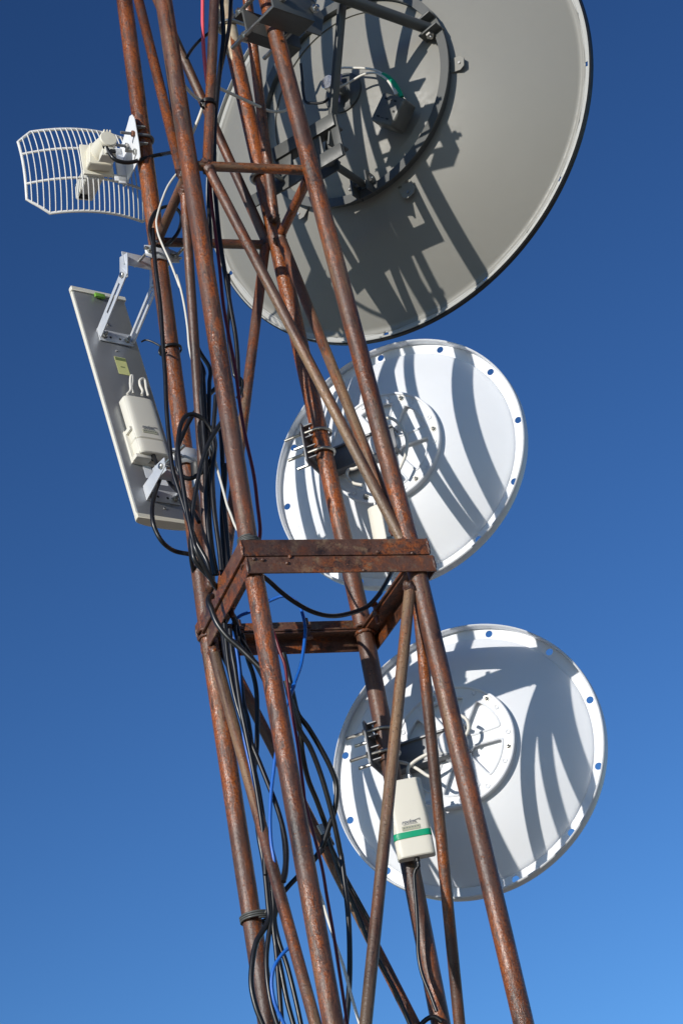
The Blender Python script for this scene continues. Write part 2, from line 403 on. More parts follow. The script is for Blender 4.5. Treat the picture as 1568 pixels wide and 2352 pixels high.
for p, fc, lo, r, sx in (((470, 378), AB, 0, .014, (1.2, 1, 1.1)), ((697, 390), AB, 0, .0125, (.7, 1, 1.2)), ((606, 566), CD, 0, .014, (1, 1, 1.3)), ((640, 552), BD, 0, .015, (1, 1, 1)),
                      ((905, 1190), AB, 0, .011, (.8, .7, 2.4)), ((947, 1362), AB, 1, .011, (.9, .8, 2.5)), ((492, 1498), AC, 1, .013, (1, 1, 2.2)), ((902, 1214), BD, 0, .01, (1, 1, 2)), ((420, 402), AC, 0, .013, (1, 1, 1.2)), ((366, 548), AC, 0, .013, (1, 1, 1.2))):
    weld(onface(p, *fc, bool(lo)), r, sx)
for e_ in ENDS: weld(e_, random.uniform(.0135, .0155), (1, 1, random.uniform(1., 1.4)))
for p_ in ((450, 265), (500, 270), (655, 252), (1155, 225), (1352, 232), (640, 288), (1075, 330)): weld(pl(*KR(*p_), J['A']-vd*(OFF+.0005), vd), random.uniform(.003, .0048), (1, .8, 1))
csg = {'A': (-1, -1), 'B': (1, -1), 'C': (-1, 1), 'D': (1, 1)}
for k in 'ABCD':      # mitred corners of the frames, welded
    for z_ in (.022, -.022): weld(J[k]+ud*csg[k][0]*(OFF-.001)+vd*csg[k][1]*(OFF-.001)+(ud*.012+vd*.004 if k == 'C' else 0)+Z*z_+(ud*.006 if z_ < 0 else 0), .0038, (1, 1, 5.2))
for k in 'ABCD':      # fillet where each leg meets the frames
    for s in (1, -1):
        P = (upz if s > 0 else loz)(k, ZR+s*.008)
        mb = MB(); an = [i*2*math.pi/40 for i in range(40)]
        mb.tube([P+ud*(RL+.001)*math.cos(t)+vd*(RL+.001)*math.sin(t)+Z*random.uniform(-.0015, .0015) for t in an], [.0045*random.uniform(.75, 1.25) for _ in an], 8, True)
        obj('weld_bead', mb, WELD, TOWER, ang=60)

# ------------------------------------------------------------------ small white dishes
class Fr: pass
def mkdish(cx, cy, az, el, ar, pole, dn):
    d = Fr(); d.n = axis(az, el); d.m = np.array([math.cos(az), -math.sin(az), 0]); d.w = np.cross(d.m, d.n)
    d.c = pl(cx, cy, pole+d.n*dn, d.n); d.R = ar*dep(d.c); d.pole = pole
    d.P = lambda x, y, a: d.c+d.m*x+d.w*y-d.n*a           # a: metres behind the lip edge
    return d
def flange_mesh(mb, d, r0, r1, a, nh, rh, rho, ph, sub=10, t=.0016):
    """flat ring with nh real holes, both faces and the hole walls"""
    for i in range(nh):
        t0 = ph+2*math.pi*(i-.5)/nh; t1 = t0+2*math.pi/nh; tm = (t0+t1)/2
        outer = [(r1*math.cos(t0+(t1-t0)*k/sub), r1*math.sin(t0+(t1-t0)*k/sub)) for k in range(sub+1)]+[(r0*math.cos(t1-(t1-t0)*k/sub), r0*math.sin(t1-(t1-t0)*k/sub)) for k in range(sub+1)]
        o = (rho*math.cos(tm), rho*math.sin(tm)); inner = [(o[0]+rh*math.cos(k*math.pi/8), o[1]+rh*math.sin(k*math.pi/8)) for k in range(16)]
        O, I = holed(outer, inner, o, 16); n = len(O)
        q = [(k, (k+1) % n, n+(k+1) % n, n+k) for k in range(n)]
        mb.add([d.P(p[0], p[1], a) for p in O+I], q); mb.add([d.P(p[0], p[1], a-t) for p in O+I], q)
        mb.add([d.P(p[0], p[1], a) for p in I]+[d.P(p[0], p[1], a-t) for p in I], q)
def weldup(ob):
    bm = bmesh.new(); bm.from_mesh(ob.data); bmesh.ops.remove_doubles(bm, verts=bm.verts[:], dist=2e-5); bmesh.ops.recalc_face_normals(bm, faces=bm.faces[:]); bm.to_mesh(ob.data); bm.free()
def small_dish(name, d, label, holeph, spoke, boltph):
    root = empty(name, d.c, label, 'dish antenna', 'white dish antennas')
    R = d.R; lip = .022; Rf = R-.031; Dp = .107; fl = .142
    A = lambda r: -lip+.004+Dp*(1-(r/Rf)**2)
    mb = MB(); ex, ez = d.m, -d.n
    lat = lambda prof, seg=120: mb.lathe(prof, d.c, ez, ex=ex, seg=seg)
    lat([(R-.0032, -lip), (R-.003, -.001), (R-.0012, .0012), (R+.0005, .0), (R+.0012, -.004), (R+.0012, -lip-.003), (R-.002, -lip-.006)])   # rolled rim, lip turned back
    solid(obj('rim', mb, WHITE, root, ang=50), .0012, 0.)
    mb = MB(); flange_mesh(mb, d, Rf-.001, R-.0025, -lip, 12, .0092, R-.0172, holeph); obj('rim_flange', mb, WHITE, root, ang=20)
    mb = MB(); lat([(Rf, -lip-.001), (Rf-.001, -lip+.003)]+[(r, A(r)) for r in np.linspace(Rf-.004, fl+.006, 26)]+[(fl, A(fl)+.001), (1e-4, A(fl)+.001)])
    ob = obj('reflector', mb, WHITE, root, ang=40); solid(ob, .0014, 0.)
    a0 = A(fl)+.002; T = .013; rp = .152
    # cast back plate with six wedge windows
    mb = MB(); ridges = MB(); ns = 6
    for i in range(ns):
        tm = spoke+2*math.pi*(i+.5)/ns; h = math.pi/ns; sub = 8
        outer = [(rp*math.cos(tm-h+2*h*k/sub), rp*math.sin(tm-h+2*h*k/sub)) for k in range(sub+1)]+[(.012*math.cos(tm+h), .012*math.sin(tm+h)), (.012*math.cos(tm-h), .012*math.sin(tm-h))]
        wnd = []
        for k in range(7): t = tm-.40+.80*k/6; wnd.append((.124*math.cos(t), .124*math.sin(t)))
        wnd += [(.047*math.cos(tm+.25), .047*math.sin(tm+.25)), (.047*math.cos(tm-.25), .047*math.sin(tm-.25))]
        wnd = roundpoly(wnd, .014)
        o = (.086*math.cos(tm), .086*math.sin(tm)); O, I = holed(outer, wnd, o, 40); n = len(O)
        mb.add([d.P(*p, a0+T) for p in O+I], [(k, (k+1) % n, n+(k+1) % n, n+k) for k in range(n)])
        mb.add([d.P(*p, a0+T) for p in I]+[d.P(*p, a0) for p in I], [(k, (k+1) % n, n+(k+1) % n, n+k) for k in range(n)])
        ridges.tube([d.P(*p, a0+T) for p in I], .0030, 6, True)
    mb.lathe([(rp, a0-.004), (rp, a0+T)], d.c, ez, ex=ex, seg=96)
    pl_ = obj('back_plate', mb, WHITE, root, ang=30)
    ridges.tube([d.P((rp-.002)*math.cos(t), (rp-.002)*math.sin(t), a0+T) for t in np.linspace(0, 2*math.pi, 97)[:-1]], .0042, 8, True)
    obj('stiffening_ridge', ridges, WHITE, pl_)
    for i in range(ns):
        t = boltph+2*math.pi*i/ns; c = d.P(.138*math.cos(t), .138*math.sin(t), a0+T)
        b = obj('bolt', MB().cyl(c, c-d.n*.0018, .0082, 18).hexn(c-d.n*.0016, -d.n, .0062, .006).cyl(c-d.n*.006, c-d.n*.0125, .0033, 10, .0008), ZINC, root)
    for i in range(2*ns):
        t = boltph+2*math.pi*(i+.5)/(2*ns); c = d.P(.1385*math.cos(t), .1385*math.sin(t), a0+T+.0006)
        obj('bolt_boss', MB().lathe([(.0030, -.004), (.0032, 0.), (.0056, .0016), (.0062, 0.)], c, -d.n, seg=14), WHITE, pl_)
    # hub and pole mount
    hb = MB(); hb.lathe([(.040, 0), (.036, .012), (.030, .016), (.030, .030), (.022, .034), (1e-4, .034)], d.P(0, 0, a0+T), -d.n, seg=40)
    obj('hub', hb, WHITE, root)
    q = d.pole-d.c; xp = float(q @ d.m); ap = float(-(q @ d.n)); yp = float(q @ d.w)
    d.xp, d.ap, d.yp, d.a0 = xp, ap, yp, a0+T
    xl = xp-.036                                  # clamp plate left of the pole
    brk = MB()
    poly = [(ap+.040, yp+.050), (ap+.034, yp+.056), (ap-.035, yp+.034), (a0+.020, yp+.034), (a0+.020, yp-.040), (ap-.040, yp-.062), (ap+.034, yp-.060), (ap+.040, yp-.054)]
    brk.prism(poly, d.P(xl, 0, 0), -d.n, d.w, d.m, .0045, .0008)
    # back web from clamp plate across to the hub, with folded flanges top and bottom
    brk.box(d.P((xl+.042)/2, yp-.002, a0+.034), d.m, d.w, d.n, (.042-xl)/2, .030, .0028, .0006)
    for s in (1, -1): brk.box(d.P((xl+.042)/2, yp-.002+s*.0315, a0+.024), d.m, d.w, d.n, (.042-xl)/2, .0026, .020, .0006)
    br = obj('mount_bracket', brk, DBRK, root)
    vt = MB()
    for y in (.045, .012, -.016, -.048):           # V-notched teeth gripping the pole
        poly = [(ap+.030, xl+.004), (ap+.030, xp-.006), (ap+.012, xp-.024), (ap-.012, xp-.024), (ap-.030, xp-.006), (ap-.030, xl+.004)]
        vt.prism(poly, d.P(0, yp+y, 0), -d.n, d.m, d.w, .003, .0004)
    obj('clamp_teeth', vt, DBRK, br)
    for y in (.028, -.030):
        r = RL+.005; pts = [d.P(xl-.050, yp+y, ap+r)]+[d.P(xp+r*math.sin(t), yp+y-.002*math.sin(t), ap+r*math.cos(t)) for t in np.linspace(0, math.pi, 17)]+[d.P(xl-.050, yp+y, ap-r)]
        u = obj('u_bolt', MB().tube(pts, .0042, 10), ZINC, root)
        obj('nut', MB().hexn(d.P(xl, yp+y, ap+r), -d.m, .0085, .007), ZINC, u); obj('nut', MB().hexn(d.P(xl, yp+y, ap-r), -d.m, .0085, .007), ZINC, u)
    return root
MID = mkdish(911.7, 1057.8, .352, -.0456, .05867, row('D', 1017), .20)
LOW = mkdish(1068.5, 1740.4, .307, -.0573, .06234, row('D', 1705, True), .205)
small_dish('dish_antenna', MID, 'white dish antenna just above the rusty splice ring, seen from behind', math.radians(-.7), math.radians(-1), math.radians(-1))
small_dish('dish_antenna', LOW, 'lowest white dish antenna, below the rusty splice ring, with the green-banded radio before it', math.radians(9.5), math.radians(-1), math.radians(-18))
def cable(name, pts, r, mat, label, group=None, cat='cable', step=.006, seg=10):
    return tag(obj(name, MB().tube(catmull(pts, step), r, seg), mat, ang=60), label, cat, group)
def dplane(d, K, pts, a): return [pl(*K(*p), d.c-d.n*a, d.n) for p in pts]
cable('coaxial_cable', dplane(MID, KM, [(690, 640), (640, 665), (590, 672), (570, 712), (590, 770), (640, 805), (720, 822)], .135), .0042, WHITEC, 'short cream coax curl left of the hub of the dish above the splice ring', 'cream coax tails')
cable('coaxial_cable', dplane(MID, KM, [(930, 190), (975, 172), (1040, 200), (1110, 280), (1150, 390), (1140, 520), (1085, 655), (1060, 700)], .125), .0042, WHITEC, 'long cream coax arc right of the hub of the dish above the splice ring', 'cream coax tails')
cable('coaxial_cable', dplane(LOW, KL, [(400, 660), (440, 668), (500, 680), (600, 730), (700, 795), (760, 800)], .16), .0042, WHITEC, 'cream coax passing behind the green-banded radio top towards the lowest dish hub', 'cream coax tails')
cable('coaxial_cable', dplane(LOW, KL, [(523, 812), (516, 760), (518, 720), (545, 690), (620, 635), (710, 590), (780, 560)], .17), .0044, WHITEC, 'cream coax rising from the top of the green-banded radio', 'cream coax tails')
cable('coaxial_cable', dplane(LOW, KL, [(985, 250), (1030, 275), (1055, 315), (1060, 370), (1040, 420), (1010, 450)], .13), .0042, WHITEC, 'small cream coax hook on the right of the lowest dish hub', 'cream coax tails')

# ------------------------------------------------------------------ radios
def text_mesh(s, size, shear=0., bold=0.):
    cu = bpy.data.curves.new('lettering', 'FONT'); cu.body = s; cu.size = size; cu.shear = shear; cu.extrude = .0002; cu.offset = bold; cu.align_x = 'CENTER'
    o = bpy.data.objects.new('t', cu); COL.objects.link(o); bpy.context.view_layer.update()
    me = bpy.data.meshes.new_from_object(o); v = [A3(p.co) for p in me.vertices]; f = [list(p.vertices) for p in me.polygons]
    bpy.data.objects.remove(o); bpy.data.curves.remove(cu); bpy.data.meshes.remove(me); return v, f
def radio(c, ex, ey, ez, w, h, t, label, green=False, seam=.2, txt=True):
    """upright radio: ex right, ey up, ez out of the face; c = centre of the face"""
    c, ex, ey, ez = map(A3, (c, ex, ey, ez)); root = empty('radio_unit', c-ez*t/2, label, 'radio', 'cream outdoor radios')
    prof = []
    for k in range(17): a = -1+2*k/16; prof.append((a*w/2, -t*(.05*a*a+.16*abs(a)**9)))
    for k in range(5): b = k/4*math.pi/2; prof.append((w/2+.002*math.sin(b)-.0, -t*.30-(t*.62)*(k+1)/5))
    outl = prof+[(-p[0], p[1]) for p in prof[::-1][:5]]
    outl = prof[:17]+[(w/2+.0010, -t*.30), (w/2+.0012, -t*.94), (w/2-.003, -t), (-w/2+.003, -t), (-w/2-.0012, -t*.94), (-w/2-.0010, -t*.30)]
    def slab(y0, y1, grow=0., bev=.0025):
        mb = MB(); mb.prism([(p[0]*(1+grow), p[1]+(grow*t*.35 if p[1] > -t*.9 else 0)) for p in outl], c+ey*y0, ex, ez, ey, y1-y0, bev); return mb
    obj('body', slab(-h/2+h*seam+.0004, h/2), CREAM, root, ang=40)
    obj('lower_cap', slab(-h/2, -h/2+h*seam-.0004), CREAM, root, ang=40)
    yl = -h/2+h*(seam+.115); s = w/.086
    lp = MB().prism(roundpoly([(-.021*s, -.0055*s), (.021*s, -.0055*s), (.021*s, .0055*s), (-.021*s, .0055*s)], .0015), c+ey*yl+ez*.0002, ex, ey, ez, .0007)
    led = obj('indicator_strip', lp, LEDP, root)
    for k in range(6):
        obj('indicator_light', MB().box(c+ey*(yl+.0014*s)+ex*(-.016+.0064*k)*s+ez*.0011, ex, ey, ez, .0016*s, .0010*s, .0004), INK, led)
    if txt:
        mb = MB()
        v, f = text_mesh('rocket', .0125*s, .35, .0002); mb.add([c+ex*(p[0]-.003*s)+ey*(yl+.0115*s+p[1])+ez*(.0006+p[2]) for p in v], f)
        v, f = text_mesh('M5', .0068*s, 0., .0); mb.add([c+ex*(p[0]+.0205*s)+ey*(yl+.0150*s+p[1])+ez*(.0006+p[2]) for p in v], f)
        v, f = text_mesh('UBIQUITI NETWORKS', .0034*s, 0., 0.); mb.add([c+ex*(p[0])+ey*(yl+.0078*s+p[1])+ez*(.0006+p[2]) for p in v], f)
        obj('lettering', mb, INK, root, ang=20)
    if green: obj('green_band', slab(-h/2+h*(seam-.005), -h/2+h*(seam+.075), .008, .0003), GREEN, root, ang=40)
    for x in (-.022, .020):
        p = c+ey*h/2-ez*t*.55+ex*x*s; obj('connector', MB().cyl(p, p+ey*.008, .0058, 12, .001).cyl(p+ey*.008, p+ey*.013, .0042, 10), ZINC, root)
    p = c-ey*h/2-ez*t*.5; obj('cable_boot', MB().cyl(p+ey*.002, p-ey*.010, .0058, 12, .001), BLACK, root)
    return root
X = np.array([1., 0, 0])
pD = row('D', 1877, True); nrm = unit(np.array([.02, -1., 0.])); exr = unit(np.cross(Z, nrm)); exr = exr if exr[0] > 0 else -exr
upD = unit(row('D', 1800, True)-row('D', 1950, True))
cR = pl(*KL(527, 1160), pD+nrm*.066, nrm)
radio(cR, exr, unit(upD-nrm*np.dot(upD, nrm)), nrm, .085, .186, .034, 'cream radio box with green tape band strapped to the pole before the lowest dish', True, .245)
# a second radio on the next dish up, mostly hidden by the near brace
pD2 = row('D', 1180); cR2 = pl(886, 1222, MID.c-MID.n*.125, MID.n)
radio(cR2, MID.m, MID.w, -MID.n, .078, .17, .03, 'cream radio box half hidden behind the leg, on the dish above the splice ring', True, .2)

# ------------------------------------------------------------------ big grey dish
BN = axis(.5366, .0137); dlo = row('D', 425)
BIG = mkdish(889.3, 285.6, .5366, .0137, .09971, dlo, .52)
ringc = pl(795.7, 229.3, BIG.c-BIG.n*.188, BIG.n); Rr = .04866*dep(ringc)
qx, qy = float((ringc-BIG.c) @ BIG.m), float((ringc-BIG.c) @ BIG.w)
bigr = empty('dish_antenna', BIG.c, 'huge grey dish antenna at the top right, seen from behind with its dark mounting ring', 'dish antenna')
d = BIG; R = d.R; Rf = R-.034; Dp = .230
AB_ = lambda r: -.012+Dp*(1-(r/Rf)**2)
mb = MB(); mb.lathe([(R-.004, -.010), (R-.003, .002), (R, .001), (R, -.010)], d.c, -d.n, ex=d.m, seg=160); solid(obj('rim', mb, GREYL, bigr, ang=50), .001, 0.)
mb = MB(); flange_mesh(mb, d, Rf+.016, R-.0035, -.010, 12, .0075, R-.0130, math.radians(15.5), 14); obj('rim_flange', mb, GREYL, bigr, ang=20)
mb = MB(); mb.lathe([(Rf+.017, -.0105), (Rf+.008, -.0125), (Rf, -.012)]+[(r, AB_(r)) for r in np.linspace(Rf-.006, .012, 44)]+[(1e-4, AB_(0))], d.c, -d.n, ex=d.m, seg=168)
solid(obj('reflector', mb, GREYD, bigr, ang=40), .0014, 0.)
obj('rim_seal', MB().lathe([(R+.001, .000), (R+.004, -.003), (R+.004, -.016), (R-.004, -.020), (R-.004, -.013), (R+.001, -.0115)], d.c, -d.n, ex=d.m, seg=160, close=True), BLACK, bigr)
# mounting ring: rolled channel standing on the reflector
ar = AB_(Rr)
obj('mounting_ring', MB().lathe([(Rr-.012, ar-.02), (Rr-.012, ar+.030), (Rr+.014, ar+.030), (Rr+.014, ar+.024), (Rr+.004, ar+.022), (Rr+.004, ar-.02)], d.c+d.m*0+d.w*0, -d.n, ex=d.m, seg=120, close=True), GREYS, bigr)
inner = MB().lathe([(Rr-.012, AB_(Rr-.012)+.006), (Rr-.05, AB_(Rr-.05)+.006), (Rr-.05, AB_(Rr-.05)+.002)], d.c, -d.n, ex=d.m, seg=120)
obj('stiffener_band', inner, GREYD, bigr)
ap_ = AB_(0)
hub = MB().lathe([(.060, ap_-.012), (.060, ap_+.004), (.052, ap_+.008), (1e-4, ap_+.008)], d.c, -d.n, ex=d.m, seg=40); obj('feed_plate', hub, GREYS, bigr)
cyl0 = d.P(0, 0, ap_+.008); fd = obj('feed_housing', MB().cyl(cyl0, d.P(0, 0, ap_+.078), .0215, 32, .002), ALU, bigr)
for s, y in ((1, .020), (-1, -.020)):
    p = d.P(.006*s, y, ap_+.03); obj('feed_connector', MB().cyl(p, p+d.w*.022*s+d.m*.008*s, .012, 6, .002), PURPLE, fd)
# octagonal lifting tabs
for px_, rot in (((1050, 152), 0.), ((934, 434), -1.0), ((696, 484), -1.9)):
    P0 = pl(*px_, d.P(0, 0, ar-.01), d.n); e1 = unit(P0-d.c-d.n*np.dot(P0-d.c, d.n)); e2 = np.cross(d.n, e1)
    rr = np.linalg.norm(P0-d.c-d.n*np.dot(P0-d.c, d.n)); o = d.c+e1*rr-d.n*(AB_(rr)+.006)
    tb = obj('lifting_tab', MB().prism([(-.034, -.022), (.016, -.022), (.028, -.012), (.028, .012), (.016, .022), (-.034, .022)], o, e1, e2, -d.n, .003, .0006), GREYD, bigr)
    for (x, y) in ((-.018, -.013), (-.018, .013), (.014, .0)):
        obj('screw', MB().cyl(o+e1*x+e2*y-d.n*.003, o+e1*x+e2*y-d.n*.0065, .0038, 10), ZINC, tb)
# lugs on the ring
def lug(px_, out=True):
    P0 = pl(*px_, d.P(0, 0, ar+.03), d.n); e1 = unit(P0-d.P(0, 0, ar+.03)); e2 = np.cross(d.n, e1); o = d.P(0, 0, ar+.022)+e1*(Rr-.004)
    lg = MB()
    for s in (-1, 1): lg.box(o+e2*s*.024-d.n*.014+e1*-.012, e1, e2, d.n, .030, .0028, .024, .0006)
    lo = obj('ring_lug', lg, GREYS, bigr); bo = o-d.n*.02-e1*.018
    obj('lug_bolt', MB().cyl(bo-e2*.040, bo+e2*.044, .0055, 12, .001).hexn(bo+e2*.027, e2, .012, .009).hexn(bo-e2*.027, -e2, .012, .009), ZINC, lo)
    return o-d.n*.02-e1*.018
L1 = lug((966, 82)); L2 = lug((834, 408))
# upper arm: tube from lug back to a two-channel clamp round the near right leg
adir = axis(math.radians(48)); sdir = axis(math.radians(-44)); arm1 = L1-adir*.45
obj('mount_arm', MB().cyl(L1+adir*.012, arm1, .0165, 24, .002), GREYS, bigr)
cc = upz('B', arm1[2]-.098)
def channel(c, dr, nr, hl, hh_, fl_, t=.003):
    """C-section: web along dr, flanges folded towards nr"""
    m = MB().box(c, dr, Z, nr, hl, hh_, t, .0006)
    for s_ in (1, -1): m.box(c+nr*(fl_+t)+Z*s_*(hh_-t), dr, Z, nr, hl, t, fl_, .0006)
    return m
obj('mount_clamp', channel(cc-sdir*.105-adir*.022-Z*.052, adir, sdir, .066, .066, .030), GREYS, bigr)
obj('mount_clamp', channel(cc+sdir*.034-Z*.042+adir*.026, adir, sdir, .088, .036, .016), GREYS, bigr)
for x, z_ in ((-.036, .03), (-.036, -.05), (.066, .03), (.066, -.05)):
    p = cc+adir*x+Z*z_; p = p-adir*.02-Z*.03; b = obj('clamp_bolt', MB().cyl(p-sdir*.128, p+sdir*(.105 if z_ < 0 else .07), .0060, 12, .001), ZINC, bigr)
    obj('nut', MB().hexn(p-sdir*.1085, -sdir, .0125, .010), ZINC, b); obj('nut', MB().hexn(p+sdir*.046, sdir, .0125, .010), ZINC, b)
obj('mount_bracket', MB().prism([(-.03, -.075), (.035, -.075), (.06, 0), (.035, .05), (-.03, .05)], cc+adir*.098-sdir*.030, adir, Z, sdir, .004, .0006).box(arm1+adir*.0-Z*.030, adir, sdir, Z, .055, .045, .003, .0006).box(arm1+Z*.030, adir, sdir, Z, .055, .045, .003, .0006), GREYS, bigr)
jb = arm1+adir*.03; b = obj('clamp_bolt', MB().cyl(jb-Z*.055, jb+Z*.05, .006, 12, .001), ZINC, bigr); obj('nut', MB().hexn(jb-Z*.034, -Z, .0125, .010), ZINC, b)
# lower mount: a pair of angle beams behind the far right leg, end plates, an arm to the lower lug, and the upright stay
bl = pl(574, 472, dlo+d.n*.052, d.n); br_ = pl(786, 318, dlo+d.n*.052, d.n); bdir = unit(np.array([br_[0]-bl[0], br_[1]-bl[1], 0])); bl[2] = br_[2] = (bl[2]+br_[2])/2
bmid = (bl+br_)/2; bh = np.linalg.norm(br_-bl)/2; bn = np.cross(bdir, Z)
for dz, x0, x1, sg in ((-.012, -1., .95, 1), (.090, -.35, .92, -1)):
    c_ = bmid+bdir*bh*(x0+x1)/2+Z*dz; hl = bh*(x1-x0)/2
    obj('mount_beam', MB().box(c_, bdir, Z, bn, hl, .020, .003, .0006).box(c_-bn*.018+Z*.017*sg, bdir, Z, bn, hl, .003, .018, .0006), GREYS, bigr)
for x in (-.20, .42, .88):
    obj('mount_bracket', MB().box(bmid+bdir*bh*x+Z*.039-bn*.008, bdir, Z, bn, .026 if x < .8 else .012, .066, .003, .0006), GREYS, bigr)
a2 = L2-d.n*.285
obj('mount_arm', MB().cyl(L2+d.n*.01, a2, .0105, 20, .002).hexn(L2-d.n*.125, -d.n, .019, .014).hexn(L2-d.n*.155, -d.n, .019, .014), GREYS, bigr)
obj('mount_bracket', MB().prism([(-.045, -.030), (.020, -.030), (.020, .018), (.010, .030), (-.045, .030)], L2-d.n*.138, d.m, d.w, -d.n, .004, .0006), GREYS, bigr)
st0 = pl(757, 342, dlo+d.n*.085, d.n); st1 = pl(800, -160, dlo+d.n*.085, d.n); sdr = unit(st1-st0); smid = (st0+st1)/2; sn = unit(np.cross(sdr, d.n))
obj('mount_stay', MB().box(smid, sdr, sn, d.n, np.linalg.norm(st1-st0)/2, .014, .0025, .0005).box(smid-sn*.0125-d.n*.013, sdr, sn, d.n, np.linalg.norm(st1-st0)/2, .0025, .013, .0005), GREYS, bigr)
r = RL+.0062; dl2 = upz('D', bmid[2]); nn = d.n; mm = d.m
u = obj('u_bolt', MB().tube([dl2+nn*.08-mm*r]+[dl2-mm*r*math.cos(t)-nn*r*math.sin(t) for t in np.linspace(0, math.pi, 17)]+[dl2+nn*.08+mm*r], .006, 12), ZINC, bigr)
dl3 = row('D', 62); u = obj('u_bolt', MB().tube([dl3+sdir*.0+adir*.09-sdir*r]+[dl3-adir*r*math.sin(t)-sdir*r*math.cos(t) for t in np.linspace(0, math.pi, 17)]+[dl3+adir*.09+sdir*r], .006, 12), ZINC, bigr)
# flaking white paint on the far leg near the top
pw = row('D', -60); pe = row('D', 150); lp_ = MB()
ezp = unit(pe-pw); Lw = np.linalg.norm(pe-pw); exq = unit(np.cross(ezp, [0, 1., .01])); eyq = np.cross(ezp, exq)
v = []; f = []; nsg = 40; nl = 12
for j in range(nl+1):
    for i in range(nsg):
        t = 2*math.pi*i/nsg; lim = Lw*(.86+.10*math.sin(3*t+1)+.06*math.sin(7*t)+.03*math.sin(13*t+2)); v.append((math.cos(t)*(RL+.0009), math.sin(t)*(RL+.0009), lim*j/nl))
for j in range(nl):
    for i in range(nsg): f.append((j*nsg+i, j*nsg+(i+1) % nsg, (j+1)*nsg+(i+1) % nsg, (j+1)*nsg+i))
obj('paint_layer', MB().add(v, f), PRIMER, TOWER, M=frame(pw, exq, eyq, ezp))
# radio box on the back of the big dish
rbx = pl(888, 250, d.P(0, 0, AB_(.14)+.062), d.n)
c4 = [pl(*KD(*p), rbx, d.n) for p in ((1080, 612), (1332, 690), (1212, 1020), (920, 932))]
e1 = unit(c4[1]-c4[0]+c4[2]-c4[3]); e2 = unit(np.cross(e1, d.n)); e2 = e2 if e2[2] > 0 else -e2
cb = sum(c4)/4; hw = np.linalg.norm(c4[1]-c4[0])/2; hh = np.linalg.norm(c4[0]-c4[3])/2
rb = empty('radio_unit', cb, 'dark grey square radio box with green-taped lead on the huge dish', 'radio')
obj('housing', MB().box(cb+d.n*.030, e1, e2, d.n, hw, hh, .030, .008, 3), DBOX, rb)
for (x, y, w_, h_) in ((-.45, .62, .10, .05), (.35, .62, .10, .05), (-.45, -.62, .10, .05), (.35, -.62, .10, .05), (.6, -.05, .08, .07), (-.05, .60, .16, .015), (-.05, -.64, .16, .015)):
    obj('housing_slot', MB().box(cb+e1*x*hw+e2*y*hh-d.n*.0002, e1, e2, d.n, hw*w_, hh*h_, .0012), HOLE, rb)
tpts = dplane(d, KD, [(1300, 680), (1265, 610), (1210, 530), (1150, 470), (1085, 432)], AB_(.12)+.045)
obj('green_tape', MB().tube(catmull(tpts), [.0085*(.75+.35*math.sin(math.pi*i/40)) for i in range(len(catmull(tpts)))], 10), GREEN, rb)
cable('coaxial_cable', dplane(d, KD, [(1235, 655), (1190, 560), (1120, 470), (1030, 415), (950, 403), (850, 428), (740, 490), (600, 565), (500, 600)], AB_(.1)+.050), .0034, WHITEC, 'lower grey-white lead from the green-taped radio to the feed of the huge dish', 'leads on the huge dish')
cable('coaxial_cable', dplane(d, KD, [(1260, 640), (1180, 500), (1080, 415), (980, 368), (860, 350), (740, 347), (620, 347), (520, 370)], AB_(.1)+.046), .0034, WHITEC, 'upper grey-white lead from the green-taped radio to the feed of the huge dish', 'leads on the huge dish')
cable('coaxial_cable', dplane(d, KD, [(470, 690), (430, 730), (360, 750), (280, 748), (210, 738), (180, 640), (170, 500), (160, 380), (150, 300)], AB_(.06)+.03), .004, BLACK, 'black lead looping down from the feed of the huge dish', 'leads on the huge dish')
# ------------------------------------------------------------------ sector panel
PAZ, PTL = -.69646, .17978; PS = 1.10
pf0 = axis(PAZ); pm = np.array([math.cos(PAZ), -math.sin(PAZ), 0]); pu = math.cos(PTL)*Z+math.sin(PTL)*pf0; pn = np.cross(pm, pu); pn = pn if np.dot(pn, FW) < 0 else -pn   # pn: towards the tower
pc = CAM+ray(300.5, 925.2)*5.2798*PS; PW, PL_, PT = .145*PS, .70*PS, .024
def pp(K, x, y, h=0.): return pl(*K(x, y), pc+pn*h, pn)
sec = empty('panel_antenna', pc-pu*PL_/2, 'long flat sector panel antenna with bare metal back on the left of the tower', 'panel antenna')
obj('back_sheet', MB().box(pc-pn*.0015, pm, pu, pn, PW/2-.004, PL_/2-.004, .0015, .0006), PANEL, sec)
hw = PW/2; arc = [(hw-.001, -.0005), (hw, -.004)]+[(hw*math.cos(t), -.006-(PT-.006)*math.sin(t)**.7) for t in np.linspace(0, math.pi, 15)[1:-1]]+[(-hw, -.004), (-hw+.001, -.0005), (-hw+.005, -.0008), (-hw+.005, -.006), (hw-.005, -.006), (hw-.005, -.0008)]
obj('radome', MB().prism(arc[:-4], pc-pu*(PL_/2-.010)-pn*.002, pm, pn, pu, PL_-.020, 0.), CREAM, sec, ang=40)
capo = [(hw+.0018, .004)]+[((hw+.0018)*math.cos(t), -.006-(PT-.003)*math.sin(t)**.7) for t in np.linspace(0, math.pi, 15)]+[(-hw-.0018, .004)]
for s in (1, -1): 
    e = obj('end_cap', MB().prism(capo, pc+pu*(PL_/2-(.012 if s > 0 else 0))*s-(pu*.002 if s < 0 else pu*0), pm, pn, pu, .014, .0012), CREAMD if s < 0 else CREAM, sec, ang=40)
def pscrew(K, x, y, r=.004):
    c = pp(K, x, y); obj('screw', MB().cyl(c, c+pn*.0025, r, 12, .0006), ZINC, sec)
for p in ((423, 632), (487, 820), (733, 1638), (832, 1963)): pscrew(K4, *p)
